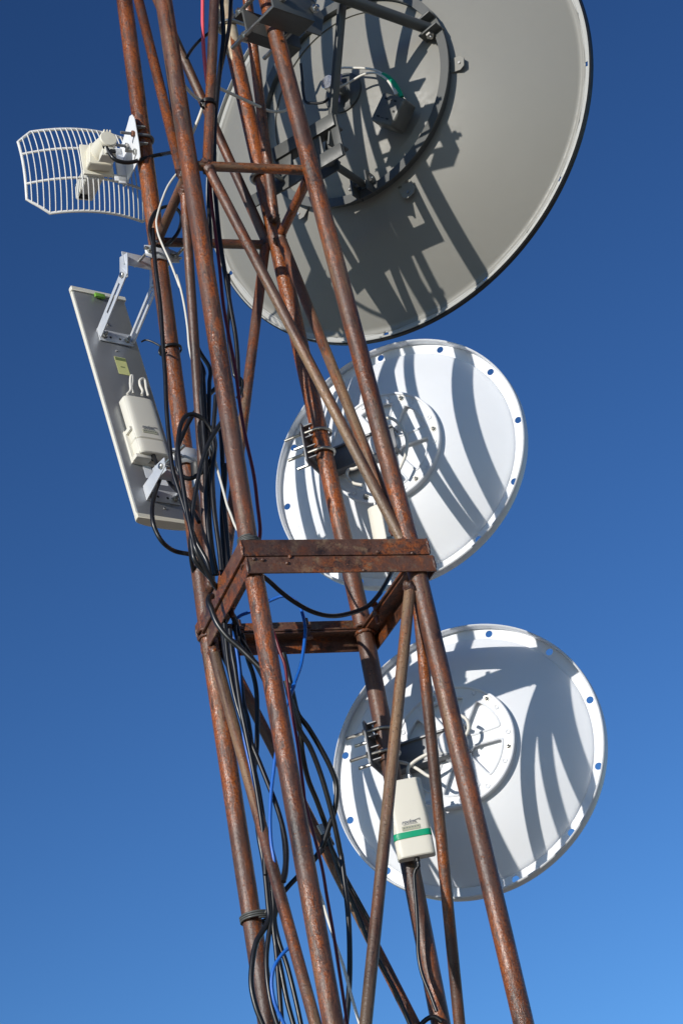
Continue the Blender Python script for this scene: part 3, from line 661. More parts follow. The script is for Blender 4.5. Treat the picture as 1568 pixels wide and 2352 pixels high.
lv = pp(K4, 362, 422, .006); obj('level_vial', MB().box(lv, pm, pu, pn, .015, .0065, .004, .0015), LIME, sec)
stk = pp(K4, 524, 930, .0006); so = obj('sticker', MB().box(stk, pm, pu, pn, .0165, .030, .0003), YELL, sec)
obj('sticker_print', MB().box(stk+pu*.023+pn*.0005, pm, pu, pn, .0150, .0050, .0002), YELLD, so); obj('sticker_print', MB().box(stk-pu*.004+pn*.0005, pm, pu, pn, .006, .0016, .0002), YELLD, so)
for (x, y) in ((715, 1700), (815, 1750)):
    obj('sticker', MB().box(pp(K4, x, y, .0006), pm, pu, pn, .012, .020, .0003), WHITE, sec)
# upper slotted bracket
def plate_poly(K, pts, h0, nrm_, t, mat, name, parent, bev=.0005):
    P = [pl(*K(*p), h0, nrm_) for p in pts]; o = sum(P)/len(P); ex = unit(P[1]-P[0]-nrm_*np.dot(P[1]-P[0], nrm_)); ey = np.cross(nrm_, ex)
    return obj(name, MB().prism([(float((p-o) @ ex), float((p-o) @ ey)) for p in P], o, ex, ey, nrm_, t, bev), mat, parent)
def slotted_arm(p0, p1, wid, name, slot0, slot1):
    """flat arm in the plane across pm, with a real slot"""
    d_ = unit(p1-p0); L = np.linalg.norm(p1-p0); e = unit(np.cross(pm, d_)); mb = MB()
    outer = roundpoly([(-.0, -wid), (L+wid*.7, -wid), (L+wid*.7, wid), (0, wid)], wid*.5); inner = roundpoly([(slot0*L, -wid*.27), (slot1*L, -wid*.27), (slot1*L, wid*.27), (slot0*L, wid*.27)], wid*.25)
    # build as border strips round the slot so that the sky shows through it
    for (a, b, c_, e_) in ((-.0, slot0*L, -wid, wid), (slot1*L, L+wid*.7, -wid, wid), (slot0*L, slot1*L, wid*.27, wid), (slot0*L, slot1*L, -wid, -wid*.27)):
        mb.prism([(a, c_), (b, c_), (b, e_), (a, e_)], p0, d_, e, pm, .003)
    bm = bmesh.new(); vs = [bm.verts.new(p) for p in mb.v]
    for f in mb.f: bm.faces.new([vs[i] for i in f])
    bmesh.ops.remove_doubles(bm, verts=bm.verts[:], dist=1e-5); bm.verts.index_update()
    mb = MB().add([v.co for v in bm.verts], [[q.index for q in f.verts] for f in bm.faces]); bm.free()
    return obj(name, mb, STEEL, sec)
clC = row('C', 592); clC2 = row('C', 1057)
bs = pp(K4, 470, 730); 
obj('bracket_base', MB().box(bs+pn*.0025, pm, pu, pn, .050, .020, .0015, .0004), STEEL, sec)
bL, bR = bs-pm*.050, bs+pm*.050
top_h = clC-pf0*0; armL1 = pl(*K4(527, 272), bL, pm); slotted_arm(bL+pn*.004, armL1, .0165, 'bracket_arm', .36, .86)
dL = armL1-(bL+pn*.004); slotted_arm(bR-pm*.003+pn*.004, bR-pm*.003+pn*.004+dL, .0165, 'bracket_arm', .36, .86)
for sgn_, P0 in ((-1, armL1), (1, armL1+pm*.097)):
    q = P0; obj('pivot_bolt', MB().cyl(q-pm*.006, q+pm*.008, .0055, 12, .001).hexn(q-pm*.0005, -pm, .008, .006), ZINC, sec)
# pole yoke: U channel from pivots to the pole
yk = MB(); tgt = clC-pf0*-.030; bz = .019
for P0 in (armL1+pm*.004, armL1+pm*.093):
    endp = clC+pf0*.034+pm*float((P0-clC) @ pm); dd = unit(endp-P0); up_ = unit(np.cross(pm, dd)); up_ = up_ if up_[2] > 0 else -up_
    yk.box((P0+endp)/2, dd, up_, pm, np.linalg.norm(endp-P0)/2+.010, bz, .0015, .0004)
m0 = float((armL1-clC) @ pm)+.0485
yk.box(clC+pf0*.0315+pm*m0+Z*0., pm, Z, pf0, .050, bz, .0018, .0004)
obj('pole_yoke', yk, STEEL, sec)
cl = empty  # (name kept short below)
def clampplate(C, tilt=0., nm='clamp_plate'):
    pr = []
    for (x, z) in ((-.062, -.0), (-.030, 0.), (-.016, -.014), (.016, -.014), (.030, 0.), (.062, 0.)): pr.append((x, z))
    mb = MB(); v = []; f = []
    prof = [(-.050, .017), (-.024, .017), (-.016, .0245), (.016, .0245), (.024, .017), (.050, .017)]
    for (hgt) in (-.021, .021):
        for (x, z) in prof: v.append(C+pm*x-pf0*z+Z*hgt*(1. if abs(x) < .04 else .72))
    n = len(prof)
    for i in range(n-1): f.append((i, i+1, n+i+1, n+i))
    o = obj(nm, mb.add(v, f), STEEL, sec, ang=12); solid(o, .003, 0.)
    return o
clampplate(clC); clampplate(clC2)
for C_ in (clC, clC2):
    for x in (-.040, .040):
        a = C_+pm*x+pf0*.055; b = C_+pm*x-pf0*(.062); bo = obj('clamp_bolt', MB().cyl(a, b, .0042, 10, .0008), ZINC, sec)
        obj('wing_nut', MB().hexn(C_+pm*x-pf0*.016, -pf0, .0075, .008).box(C_+pm*(x-.009)-pf0*.022+Z*.004, pm, Z, pf0, .006, .002, .005, .0008).box(C_+pm*(x+.009)-pf0*.022-Z*.004, pm, Z, pf0, .006, .002, .005, .0008), ZINC, bo)
# lower short bracket
bs2 = pp(K4, 812, 1880)
obj('bracket_base', MB().box(bs2+pn*.0025, pm, pu, pn, .050, .019, .0015, .0004), STEEL, sec)
piv = pl(*K4(808, 1655), bs2-pm*.050, pm)
for sx in (-.050, .047):
    o = bs2+pm*sx; e1_ = unit(pu); e2_ = pn
    P2 = piv+pm*(sx+.050); loc = lambda Pt: (float((Pt-o) @ pu), float((Pt-o) @ pn))
    x2, y2 = loc(P2); poly = [(-.019, .003), (.024, .003)]+[(x2+.015*math.cos(t), y2+.015*math.sin(t)) for t in np.linspace(0, math.pi*.75, 8)]
    obj('bracket_arm', MB().prism(poly, o, pu, pn, pm, .003, .0004), STEEL, sec)
obj('pivot_bolt', MB().cyl(piv-pm*.007, piv+pm*.106, .0045, 12, .001).hexn(piv-pm*.0002, -pm, .008, .006), ZINC, sec)
yk = MB()
for sx in (.004, .092):
    P0 = piv+pm*sx; endp = clC2+pf0*.034+pm*float((P0-clC2) @ pm); endp[2] = P0[2]; dd = unit(endp-P0)
    yk.box((P0+endp)/2, dd, np.cross(pm, dd), pm, np.linalg.norm(endp-P0)/2+.012, .018, .0015, .0004)
m0 = float((piv-clC2) @ pm)+.048
yk.box(np.array([*(clC2+pf0*.0315+pm*m0)[:2], piv[2]]), pm, Z, pf0, .047, .018, .0018, .0004)
obj('pole_yoke', yk, STEEL, sec)
for C_, ref in ((bs, 0), (bs2, 0)):
    for x in (-.034, .034):
        p = C_+pm*x-pu*.004+pn*.004; obj('base_bolt', MB().cyl(p, p+pn*.0016, .0088, 16).hexn(p+pn*.0014, pn, .0072, .006).cyl(p+pn*.006, p+pn*.017, .0038, 10, .0008), ZINC, sec)
    for x in (-.015, .013): obj('base_hole', MB().cyl(C_+pm*x-pu*.004+pn*.0035, C_+pm*x-pu*.004+pn*.0044, .0036, 12), HOLE, sec)
# the radio on the panel
rt = .034; ctr = pp(K4, 708, 1352, rt+.006)
radio(ctr, pm, pu, pn, .084, .186, rt, 'plain cream radio box clipped to the metal back of the sector panel', False, .25)
bkt = pp(K4, 640, 1420, .006)
obj('radio_cradle', MB().box(ctr-pn*(rt+.002)-pu*.055-pm*.012, pm, pu, pn, .040, .050, .004, .001).box(ctr-pn*(rt*.7)-pu*.012-pm*.046, pm, pu, pn, .004, .006, .014, .001).box(ctr-pn*(rt*.7)-pu*.098-pm*.030, pm, pu, pn, .022, .006, .012, .002), CREAM, sec)
for x0, pts in ((0, [(560, 1135), (585, 1105), (583, 1060), (586, 1010), (596, 998), (598, 1040), (592, 1085), (602, 1130)]), (1, [(665, 1140), (672, 1110), (655, 1075), (650, 1040), (665, 1023), (685, 1028), (693, 1060), (698, 1100), (712, 1148)])):
    cable('coaxial_cable', [pp(K4, *p, .020) for p in pts], .0036, WHITEC, ('left' if x0 == 0 else 'right')+' hoop of white coax standing on top of the radio on the sector panel', 'white coax hoops')

# ------------------------------------------------------------------ grid antenna
GAZ = math.radians(-28); gf = axis(GAZ); gm = np.array([math.cos(GAZ), -math.sin(GAZ), 0]); gw = Z
cg = row('C', 338); ga = pl(221, 377, cg+gf*.084, gf)
GP = lambda x, y, z: ga+gm*x+gw*y+gf*z
GS = 1.0; HWd, HHt, FOC = .181, .134, .16
par = lambda x, y: GP(x, y, (x*x+y*y)/(4*FOC))
grid = empty('grid_antenna', ga, 'small white wire grid antenna on the upper left leg', 'grid antenna')
ch = .036
def curve(p, q, n): return [par(p[0]+(q[0]-p[0])*i/n, p[1]+(q[1]-p[1])*i/n) for i in range(n)]
corners = [(-HWd, -HHt+ch*1.25), (-HWd, HHt-ch*.9), (-HWd+ch, HHt), (HWd-ch, HHt), (HWd, HHt-ch*.9), (HWd, -HHt+ch*1.25), (HWd-ch*1.5, -HHt), (-HWd+ch*1.5, -HHt)]
pts = []
for i in range(8): pts += curve(corners[i], corners[(i+1) % 8], 24 if i in (2, 6) else (10 if i in (0, 4) else 6))
obj('outer_frame', MB().tube(pts, .0041, 10, True), GRIDW, grid)
for y in (.052, -.045): obj('cross_bar', MB().tube(curve((-HWd, y), (HWd, y), 30)+[par(HWd, y)], .0036, 10), GRIDW, grid)
def ylim(x, top):
    a = abs(x)
    if top: return HHt if a < HWd-ch else HHt-(a-(HWd-ch))/ch*ch*.9
    return -HHt if a < HWd-ch*1.5 else -HHt+(a-(HWd-ch*1.5))/(ch*1.5)*ch*1.25
nw = 25
for i in range(nw):
    x = -HWd+2*HWd*(i+.75)/(nw+.5); y0, y1 = ylim(x, False), ylim(x, True)
    obj('grid_wire', MB().tube([par(x, y0+(y1-y0)*k/12)-gf*.0035 for k in range(13)], .0017, 8), GRIDW, grid)
# feed: front box through the grid, rear body with round cap
fb = obj('feed_horn', MB().prism(roundpoly([(-.024, -.028), (.024, -.028), (.020, .024), (-.020, .024)], .006), GP(0, -.004, .004), gm, gw, gf, .115, .0025), CREAM, grid, ang=40)
obj('feed_vent', MB().box(GP(-.006, -.0325, .10), gm, gw, gf, .014, .0006, .010), HOLE, fb)
bd = MB().prism(roundpoly([(-.036, -.036), (.032, -.036), (.026, .030), (-.026, .034)], .007), GP(0, .004, -.012), gm, gw, -gf, .030, .002)
bd.box(GP(0, .004, -.008), gm, gw, gf, .042, .048, .004, .002)
fb = obj('feed_body', bd, CREAMD, grid, ang=40)
obj('feed_cap', MB().lathe([(.031, 0.), (.030, .020), (.0235, .045), (.0235, .060), (.021, .0635), (1e-4, .0645)], GP(.004, .008, -.038), -gf, seg=36), CREAMD, grid)
for i, x in enumerate((-.008, 0., .008)): obj('cap_rib', MB().box(GP(.004+x, .032, -.088), gm, gw, gf, .0016, .004, .014, .0005), CREAMD, grid)
obj('cable_port', MB().prism([(-.022, -.030), (.020, -.030), (.012, .006), (-.012, .006)], GP(.004, -.010, -.060), gm, gw, -gf, .030, .001).box(GP(.004, -.026, -.093), gm, gw, gf, .012, .010, .003, .001), CREAM, grid)
obj('port_opening', MB().box(GP(-.004, -.012, -.0908), gm, gw, gf, .008, .007, .0008).box(GP(.012, -.030, -.0975), gm, gw, gf, .007, .005, .0020), HOLE, grid)
# white sheet-metal mount to the pole
xs = float((cg-ga) @ gm); zs = float((cg-ga) @ gf); ys = float((cg-ga) @ gw); xl = xs-.032
mt = MB().box(GP((.044+xl)/2, .036, -.014), gm, gw, gf, (xl-.044)/2+.004, .012, .002, .0005).box(GP((.044+xl)/2, -.050, -.014), gm, gw, gf, (xl-.044)/2+.004, .010, .002, .0005)
mt.box(GP(xl-.012, -.010, -.014), gm, gw, gf, .012, .056, .002, .0005)
mt.prism([(.012, -.058), (zs*1-.034, -.058), (zs-.040, -.020), (zs-.040, .065), (zs-.030, .085), (zs-.014, .092), (zs+.002, .085), (.0, .055), (.012, .046)], GP(xl, 0, 0), gf, gw, gm, .003, .0005)
obj('mount_plate', mt, WHITE, grid)
obj('pole_saddle', MB().box(GP(xl+.018, .050, zs), gm, gw, gf, .015, .0016, .030, .0004).box(GP(xl+.018, -.004, zs), gm, gw, gf, .015, .0016, .030, .0004).box(GP(xl+.0045, .023, zs), gm, gw, gf, .0015, .030, .030, .0004), GREYL, grid)
r = RL+.0045; y = .024
u = obj('u_bolt', MB().tube([GP(xl-.038, y, zs-r)]+[GP(xs+r*math.sin(t), y, zs-r*math.cos(t)) for t in np.linspace(0, math.pi, 17)]+[GP(xl-.038, y, zs+r)], .0042, 10), DBRK, grid)
for s in (-1, 1): obj('nut', MB().hexn(GP(xl-.0005, y, zs+s*r), -gm, .0085, .008), NUTR if s < 0 else ZINC, u)
obj('plate_screw', MB().cyl(GP(xl-.030, -.028, zs-.018), GP(xl, -.028, zs-.018), .004, 10).hexn(GP(xl, -.028, zs-.018), -gm, .0085, .007), ZINC, grid)

# ------------------------------------------------------------------ cables and ties
def tpts(K, pts, q):
    if hasattr(q, '__len__'): return [tp(K(*p), q[0]+(q[1]-q[0])*i/(len(pts)-1)) for i, p in enumerate(pts)]
    return [tp(K(*p), q) for p in pts]
RC = .0056
gpt = lambda z: [pl(*KG(*p), GP(0, 0, z), gf) for p in ((850, 410), (890, 455), (950, 485), (1020, 490), (1100, 470), (1200, 440), (1280, 425))]
g1 = gpt(-.10); g1[0] = GP(-.004, -.012, -.090)
cable('antenna_cable', g1+[tp(KG(1345, 414), .72), tp(KG(1420, 412), .6), tp(KG(1500, 430), .5)], RC, CABLE, 'black cable drooping from the grid antenna to the tower', 'black cables')
L0 = tpts(K4, [(745, -60), (750, 0), (755, 100), (770, 250), (800, 500), (820, 800), (835, 1000), (845, 1250), (865, 1480), (890, 1680), (940, 1850), (1000, 2040), (1060, 2200), (1140, 2352)], (.80, .62))
L0 += tpts(KR, [(215, 400), (250, 450), (300, 540), (345, 610)], (.6, .72)); L0 += tpts(K3, [(470, 110), (540, 230), (640, 400), (700, 520)], (.72, .55))
cable('antenna_cable', L0, RC, CABLE, 'black cable running down the front of the left leg past the sector panel', 'black cables')
loop = tpts(K2, [(130, 940), (120, 850), (105, 780), (95, 720), (110, 640), (150, 575), (225, 542), (290, 548), (335, 590), (345, 650), (325, 730), (285, 790), (225, 842), (160, 850), (110, 800), (100, 720), (125, 630), (175, 570)], (.78, .84))
cable('antenna_cable', loop, .0046, CABLE, 'black cable coiled round the far left strut joint above the sector panel', 'black cables')
cable('antenna_cable', tpts(K2, [(340, 250), (310, 282), (240, 380), (190, 500), (155, 620), (150, 680), (165, 760), (200, 850), (250, 960), (290, 1060), (335, 1180)], (.7, .74))+tpts(K5, [(10, 500), (40, 600), (65, 720), (85, 860), (95, 980), (115, 1080)], (.74, .7)), .0028, WHITEC, 'white cable passing the sector panel clamp down to the left leg', 'white cables')
coil = tpts(KN, [(420, 80), (320, 170), (220, 270), (130, 380), (60, 480), (0, 590), (-60, 720), (-110, 850), (-125, 980), (-110, 1100), (-60, 1190), (20, 1220), (120, 1180), (220, 1090), (290, 980), (325, 860), (315, 740), (270, 630), (200, 540), (120, 480), (40, 462), (-25, 490), (-75, 580), (-100, 700), (-112, 840), (-95, 1020), (-60, 1250), (-20, 1500), (20, 1720), (60, 1900), (120, 2100)], (.60, .42))+tpts(KR, [(215, 395), (245, 440), (300, 530), (350, 640)], (.48, .65))
cable('antenna_cable', coil, RC, CABLE, 'black cable looped in a large coil beside the lower sector panel clamp', 'black cables')
cable('antenna_cable', tpts(KN, [(400, 560), (345, 640), (285, 740), (230, 850), (190, 960), (160, 1070), (130, 1200), (105, 1330), (75, 1500), (55, 1660), (45, 1850), (60, 2050), (100, 2200)], (.40, .46))+tpts(KR, [(205, 380), (240, 430), (295, 520), (345, 630)], (.5, .66)), RC, CABLE, 'black cable slanting across the coil and down the left leg', 'black cables')
# lead of the sector radio: down, round in a drooping loop, back to the tower
s0 = [pp(K4, 735, 1548, .028), pp(K4, 752, 1585, .03), pp(K4, 775, 1640, .045), pp(K4, 800, 1700, .05), pp(K4, 795, 1750, .05), pp(K4, 765, 1840, .055), pp(K4, 742, 1950, .06), pp(K4, 745, 2050, .06), pp(K4, 770, 2130, .055), pp(K4, 820, 2210, .05), pp(K4, 900, 2268, .03)]
cable('antenna_cable', s0+tpts(K4, [(1010, 2292), (1090, 2310), (1180, 2370)], (1.02, 1.12)), RC, CABLE, 'black cable hanging in a loop below the sector panel', 'black cables')
cable('antenna_cable', [pp(K4, 835, 1720, .05), pp(K4, 880, 1790, .05)]+tpts(K4, [(960, 1870), (1020, 1950), (1080, 2060)], (.95, .7)), RC*.9, CABLE, 'short black cable tucked behind the left leg by the lower panel bracket', 'black cables')
# bundle up the inside
bund = [([(185, -60), (185, 30), (195, 200), (205, 400), (215, 600), (225, 800), (220, 1000), (235, 1200), (250, 1500), (265, 1800), (300, 2100), (350, 2352)], .52, 'black cable hugging the slanting left face brace, leftmost of the bundle'),
        ([(150, -60), (155, 60), (160, 250), (175, 450), (190, 650), (205, 850), (215, 1050), (215, 1300), (225, 1550), (250, 1850), (285, 2150), (330, 2352)], .50, 'black cable with a long sunlit edge just right of the left face brace'),
        ([(262, -80), (258, 100), (255, 350), (250, 650), (262, 850), (290, 1050), (300, 1300), (320, 1600), (350, 1850), (385, 2150), (410, 2352)], .58, 'black cable down the middle of the bundle'),
        ([(335, 240), (325, 400), (312, 560), (305, 750), (318, 900), (300, 1080), (290, 1250), (300, 1450), (320, 1650), (340, 1800), (375, 2050), (400, 2300)], .48, 'black cable weaving behind the coil and down the middle of the bundle'),
        ([(390, 640), (400, 760), (408, 900), (415, 1050), (425, 1200), (415, 1400), (408, 1600), (410, 1800), (425, 2050), (430, 2250), (425, 2400)], .62, 'black cable emerging left of the near left leg'),
        ([(445, 1050), (440, 1250), (425, 1420), (430, 1550), (445, 1700), (460, 1850), (475, 2050), (490, 2250), (500, 2400)], .55, 'black cable nearest the near left leg above the splice ring')]
upx = lambda k_, q: [tp((p[0]+k_*5-10, p[1]), q) for p in ((352, -110), (378, 40), (402, 210), (424, 390), (438, 560), (447, 700), (452, 790))]
for k_, (pts_, q, lab) in enumerate(bund): cable('antenna_cable', (upx(k_, q) if k_ < 3 else [])+tpts(KN, pts_, q), RC*random.uniform(.92, 1.12), CABLE, lab, 'black cables')
cable('antenna_cable', tpts(KN, [(215, 430), (222, 540), (230, 650), (245, 760), (300, 900), (320, 980), (345, 1080), (375, 1190), (405, 1300), (440, 1430), (470, 1540), (510, 1640), (550, 1750), (590, 1830)], (.66, .3)), .0030, WHITEC, 'white cable slanting from the bundle behind the near left leg', 'white cables')
cable('antenna_cable', tpts(K5, [(225, -330), (235, -150), (245, 0), (275, 250), (300, 450), (325, 700), (365, 930), (405, 1130), (440, 1400), (480, 1620), (530, 1850), (556, 2060), (572, 2200), (568, 2280), (552, 2330)], (.20, .16)), .0042, REDC, 'dark red cable along the right side of the near left leg above the splice ring', 'red cables')
cable('antenna_cable', tpts(K5, [(265, -300), (268, -100), (275, 0), (300, 250), (330, 450), (370, 700), (405, 900), (420, 1050), (425, 1180), (428, 1250)], (.45, .5)), RC, CABLE, 'black cable beside the dark red one, curling at its lower end', 'black cables')
cable('antenna_cable', tpts(K5, [(360, 500), (365, 700), (358, 900), (400, 1180), (425, 1190), (450, 1215), (452, 1250), (440, 1300), (420, 1330)], (.5, .5)), .0045, CABLE, 'thin black cable hooked over beside the far brace', 'black cables')
cable('antenna_cable', tpts(K5, [(235, -300), (232, -120), (228, 20), (235, 200), (245, 420), (258, 560)], .42), RC, CABLE, 'black cable on the left of the red one by the near strut joint', 'black cables')
# top: along the near face brace
cable('antenna_cable', tpts(K1, [(790, -120), (765, 0), (770, 100), (775, 250), (755, 420), (735, 600), (722, 760), (718, 900), (715, 1020), (700, 1150)], (.16, .3)), RC*1.1, CABLE, 'black cable taped along the near brace at the very top', 'black cables')
cable('antenna_cable', tpts(K1, [(840, -150), (822, 0), (815, 130), (795, 260), (765, 400), (745, 480)], (.55, .3)), RC, CABLE, 'black cable crossing the flaking white leg at the very top', 'black cables')
cable('antenna_cable', tpts(K1, [(645, -150), (645, 0), (645, 150), (650, 300), (660, 420), (672, 520)], (.2, .3)), .0048, PINKC, 'pink cable coming down from the top edge', 'red cables')
cable('antenna_cable', tpts(K1, [(545, 365), (570, 320), (620, 260), (680, 210), (740, 170)], .8), .0042, CABLE, 'thin black cable curving across the far braces at the top', 'black cables')
cable('antenna_cable', tpts(K1, [(520, 520), (550, 560), (600, 610), (648, 645), (635, 700), (600, 790), (570, 860)], (.25, .6)), .0042, WHITEC, 'white cable bent round the knot on the near top brace', 'white cables')
cable('antenna_cable', tpts(K1, [(700, 530), (755, 556), (850, 600), (960, 650), (1060, 695), (1130, 700), (1170, 688), (1230, 650)], (.3, .9)), .0042, WHITEC, 'white cable sagging from the near top brace towards the huge dish', 'white cables')
# ring level
cable('antenna_cable', tpts(KR, [(470, 340), (540, 395), (600, 450), (680, 510), (780, 565), (880, 590), (980, 580), (1090, 540), (1160, 470), (1210, 390), (1240, 330)], (.3, .75)), RC, CABLE, 'black cable slung in a bow inside the splice ring', 'black cables')
cable('antenna_cable', tpts(KR, [(330, 640), (345, 612), (380, 585), (425, 568), (490, 530), (550, 500), (610, 478), (660, 486), (705, 525), (733, 600), (742, 690), (722, 850), (690, 950), (670, 998)], (.85, .45))+tpts(K3, [(960, 530), (925, 625), (870, 780), (820, 1000), (785, 1200), (770, 1330), (750, 1500), (740, 1750), (750, 1950), (775, 2100), (785, 2240)], (.45, .5))+tpts(KB, [(240, 280), (262, 380), (290, 470), (322, 545), (325, 575), (280, 620), (240, 680), (225, 760), (240, 860), (280, 950), (330, 1060)], (.5, .6)), .0040, BLUEC, 'bright blue cable looping through the splice ring and down the tower', 'blue cables')
cable('antenna_cable', tpts(K3, [(400, 60), (430, 180), (452, 300), (465, 420), (474, 600), (485, 800), (505, 1000), (560, 1250), (630, 1560), (690, 1850)], .62), .0036, BLUEC, 'blue cable in the dark bundle just below the splice ring', 'blue cables')
cable('antenna_cable', tpts(KR, [(215, 478), (198, 482), (192, 510), (206, 545), (240, 630), (300, 710), (370, 772), (430, 830), (500, 900)], (.48, .35)), RC*1.25, CABLE, 'thick black cable hooked over the left bar of the splice ring', 'black cables')
cable('antenna_cable', tpts(KR, [(95, -60), (98, 60), (88, 180), (98, 300), (130, 390), (190, 480), (260, 600)], (.62, 1.25)), RC*.9, CABLE, 'black cable down the outer edge of the left leg above the splice ring', 'black cables')
low = [(K3, [(300, -80), (340, 250), (385, 450), (430, 620), (500, 880), (560, 1030), (640, 1220), (720, 1420), (790, 1600), (850, 1800), (885, 2000), (880, 2200), (860, 2300)], (.7, .4), 'black cable bowing right behind the near left leg below the splice ring'),
       (K3, [(490, 80), (540, 300), (590, 450), (620, 620), (625, 900), (618, 1150), (600, 1300), (600, 1500)], .72, 'black cable kinked beside the far brace below the splice ring'),
       (K3, [(330, -40), (360, 280), (395, 500), (440, 700), (500, 900), (560, 1150), (610, 1350), (650, 1550), (680, 1750), (690, 1900), (700, 2000)], .60, 'black cable straight down the bundle behind the slanting left brace'),
       (K3, [(420, 0), (440, 200), (470, 450), (500, 700), (540, 850), (570, 1050), (590, 1250), (620, 1450), (655, 1650), (690, 1900), (740, 2150), (760, 2300)], .66, 'black cable deep in the bundle below the splice ring'),
       (K3, [(380, 40), (400, 250), (430, 420), (470, 700), (520, 950), (590, 1300), (640, 1600), (680, 1900), (700, 2240)], .56, 'second black cable behind the slanting left brace'),
       (K3, [(860, 250), (900, 420), (950, 650), (990, 800), (1080, 920), (1200, 1120), (1290, 1300), (1335, 1450), (1320, 1650), (1270, 1800), (1220, 1950), (1170, 2050), (1080, 2180), (1000, 2300)], (.45, .75), 'black cable bulging out widest on the right of the near left leg'),
       (K3, [(880, 500), (960, 820), (1010, 950), (1100, 1100), (1190, 1330), (1270, 1600), (1330, 1850), (1370, 2050), (1395, 2200)], (.4, .7), 'long black cable hanging free in the middle of the lower tower'),
       (K3, [(900, 600), (1000, 900), (1030, 1150), (1080, 1380), (1160, 1580), (1240, 1800), (1262, 1880)], (.45, .85), 'black cable ending at the taped far brace')]
for K, pts_, q, lab in low[:6]+low[7:]: cable('antenna_cable', tpts(K, pts_, q), RC*random.uniform(.95, 1.1), CABLE, lab, 'black cables')
K, pts_, q, lab = low[6]
cable('antenna_cable', tpts(K, pts_[:-1], (.4, .7))+tpts(KB, [(560, 150), (580, 300), (595, 450), (601, 600), (600, 750), (590, 900), (575, 1020)], .7), RC*1.1, CABLE, lab, 'black cables')
cable('antenna_cable', tpts(KB, [(490, 40), (520, 130), (560, 250), (635, 420), (700, 580), (760, 690), (830, 820), (890, 960), (930, 1060)], .93), RC*.9, CABLE, 'black cable tied along the far slanting brace near the bottom', 'black cables')
cable('antenna_cable', tpts(KB, [(510, 100), (580, 250), (640, 360), (700, 470)], .91), RC*.8, CABLE, 'second thin black cable on the far slanting brace', 'black cables')
for pts_, lab in (([(150, -60), (165, 60), (190, 200), (208, 380), (212, 450), (190, 500), (150, 570), (130, 680), (128, 780), (150, 880), (185, 970), (220, 1060)], 'black cable bulging furthest left below the wire tie at the bottom'),
                  ([(170, -60), (182, 60), (205, 220), (220, 380), (222, 460), (210, 540), (200, 640), (205, 750), (225, 870), (255, 970), (290, 1060)], 'black cable second from left below the wire tie at the bottom'),
                  ([(215, 100), (222, 250), (235, 390), (232, 470), (245, 580), (270, 700), (300, 850), (332, 970), (355, 1060)], 'black cable third from left below the wire tie at the bottom'),
                  ([(228, 200), (240, 380), (240, 470), (262, 570), (300, 680), (340, 840), (368, 970), (385, 1060)], 'black cable rightmost below the wire tie at the bottom'),
                  ([(275, 0), (288, 100), (290, 200), (270, 300), (250, 400), (236, 480), (250, 640), (262, 800), (275, 960), (285, 1060)], 'black cable running in from the right to the wire tie at the bottom')):
    cable('antenna_cable', tpts(KB, pts_, .78 if '2nd' not in lab else .7), RC*random.uniform(.95, 1.1), CABLE, lab, 'black cables')
cable('antenna_cable', tpts(KB, [(470, 120), (420, 180), (360, 240), (310, 292), (270, 340)], .6), RC, CABLE, 'short black cable crossing behind the near left leg near the bottom', 'black cables')
cable('antenna_cable', tpts(KB, [(430, 250), (470, 370), (500, 470), (535, 580), (570, 680), (605, 810), (640, 930), (670, 1040)], .6), .0034, WHITEC, 'white cable right of the near left leg at the bottom', 'white cables')
cable('antenna_cable', tpts(K3, [(770, 60), (828, 240), (872, 360), (896, 520), (920, 700), (950, 860), (985, 1050), (1012, 1250), (1040, 1480), (1062, 1620)], (.2, .12))+tpts(KB, [(462, 180), (492, 350), (522, 520), (550, 700), (576, 870), (598, 1020)], .12), .0036, REDC, 'dark red cable along the right side of the near left leg below the splice ring', 'red cables')
rp = [cR-unit(upD)*(.093+k) -nrm*.017 for k in (.004, .02)]
cable('antenna_cable', rp+[pl(*KB(*p), pD+nrm*.045, nrm) for p in ((912, 240), (923, 400), (929, 520), (931, 620), (950, 720), (992, 825), (1020, 900))], .0045, CABLE, 'black cable dropping from the green-banded radio down the pole', 'black cables')
cable('antenna_cable', [pl(*KB(*p), pD+nrm*.03, nrm) for p in ((930, 985), (955, 952), (985, 930), (1015, 928), (1045, 950))], RC, CABLE, 'short black cable hooked on the far right leg at the bottom edge', 'black cables')

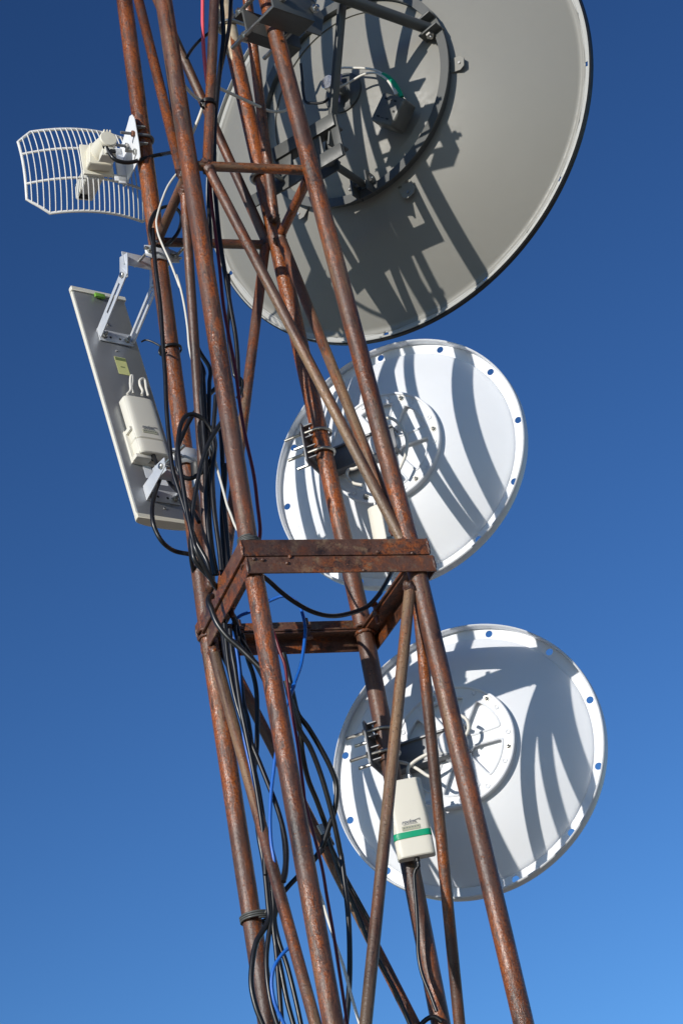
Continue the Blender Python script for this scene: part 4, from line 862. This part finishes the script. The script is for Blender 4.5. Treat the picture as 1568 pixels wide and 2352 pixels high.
def wraptie(name, P, ax, r, turns, wr, mat, label, pitch=.004, tails=()):
    ax = unit(ax); ex = unit(np.cross(ax, [0, 1., .1])); ey = np.cross(ax, ex); n = int(turns*28)
    pts_ = [P+ax*(pitch*turns*(i/n-.5))+(ex*math.cos(2*math.pi*turns*i/n)+ey*math.sin(2*math.pi*turns*i/n))*(r+wr*random.uniform(.6, 1.0)) for i in range(n+1)]
    root = empty(name, P, label, 'tie')
    obj('wrap', MB().tube(pts_, wr, 8), mat, root, ang=60)
    for t_ in tails: obj('tail', MB().tube(catmull(t_, .004), wr, 8), mat, root, ang=60)
    return root
legdir = lambda k, lo: unit((G[k] if lo else KK[k])-J[k])
tc_ = row('C', 803); wraptie('wire_tie', tc_, legdir('C', 0), RL+.003, 2.2, .0024, CABLE, 'black wire tie with a long loose tail on the left leg', .003,
    [[tp(K4(815, 800), .78), tp(K4(780, 775), .80), tp(K4(730, 750), .82), tp(K4(690, 742), .84), tp(K4(664, 755), .84)], [tp(K4(800, 790), .76), tp(K4(790, 830), .76), tp(K4(810, 855), .76), tp(K4(850, 830), .74)]])
wraptie('wire_tie', upz('A', ZR+.052), legdir('A', 0), RL, 3.3, .0022, GREYS, 'grey wire tie on the near left leg just above the splice ring', .004)
tb_ = row('C', 2112, True); wraptie('wire_tie', tb_+vd*-.004+ud*.008, legdir('C', 1), RL+.010, 3.2, .0025, GREYS, 'grey wire tie bundling cables to the left leg near the bottom', .005, [[tb_-vd*.036+ud*.02, tb_-vd*.042+ud*.028+Z*.012, tb_-vd*.044+ud*.036+Z*.02, tb_-vd*.044+ud*.030+Z*.006]])
kn = onface(K1(680, 655), *AB); wraptie('wire_tie', kn, unit(onface((498, -120), *AB)-onface((477, 378), *AB)), RB+.004, 2.4, .0022, CABLE, 'black wire tie knotted on the near top brace', .004, [[kn-ud*.018-vd*.014, kn-ud*.026-vd*.016-Z*.006, kn-ud*.022-vd*.018-Z*.014]])
tw = onface(K3(1225, 1925), 'C', 'D', True); td = unit(onface((1048, 2542), 'C', 'D', True)-onface((512, 1490), 'C', 'D', True))
t1 = empty('tape_wrap', tw, 'black and silver tape wrapped round the far slanting brace', 'tape')
obj('silver_layer', MB().cyl(tw-td*.034, tw-td*.004, RB+.0022, 24, .0006), TAPEG, t1); obj('black_layer', MB().cyl(tw-td*.010, tw+td*.020, RB+.0035, 24, .001), BLACK, t1)
ta = onface(K5(160, 1860), *AC); tda = unit(onface((484, 1345), *AC)-onface((424, 440), *AC))
t2 = empty('tape_wrap', ta, 'silver and black tape binding cables to the left face brace below the coil', 'tape')
obj('silver_layer', MB().cyl(ta-tda*.002, ta+tda*.028, RB+.0045, 24, .0008), TAPEG, t2); obj('black_layer', MB().cyl(ta-tda*.034, ta-tda*.002, RB+.0050, 24, .001).box(ta+ud*.020-tda*.002, tda, unit(np.cross(tda, vd)), vd, .034, .014, .018, .004), BLACK, t2)
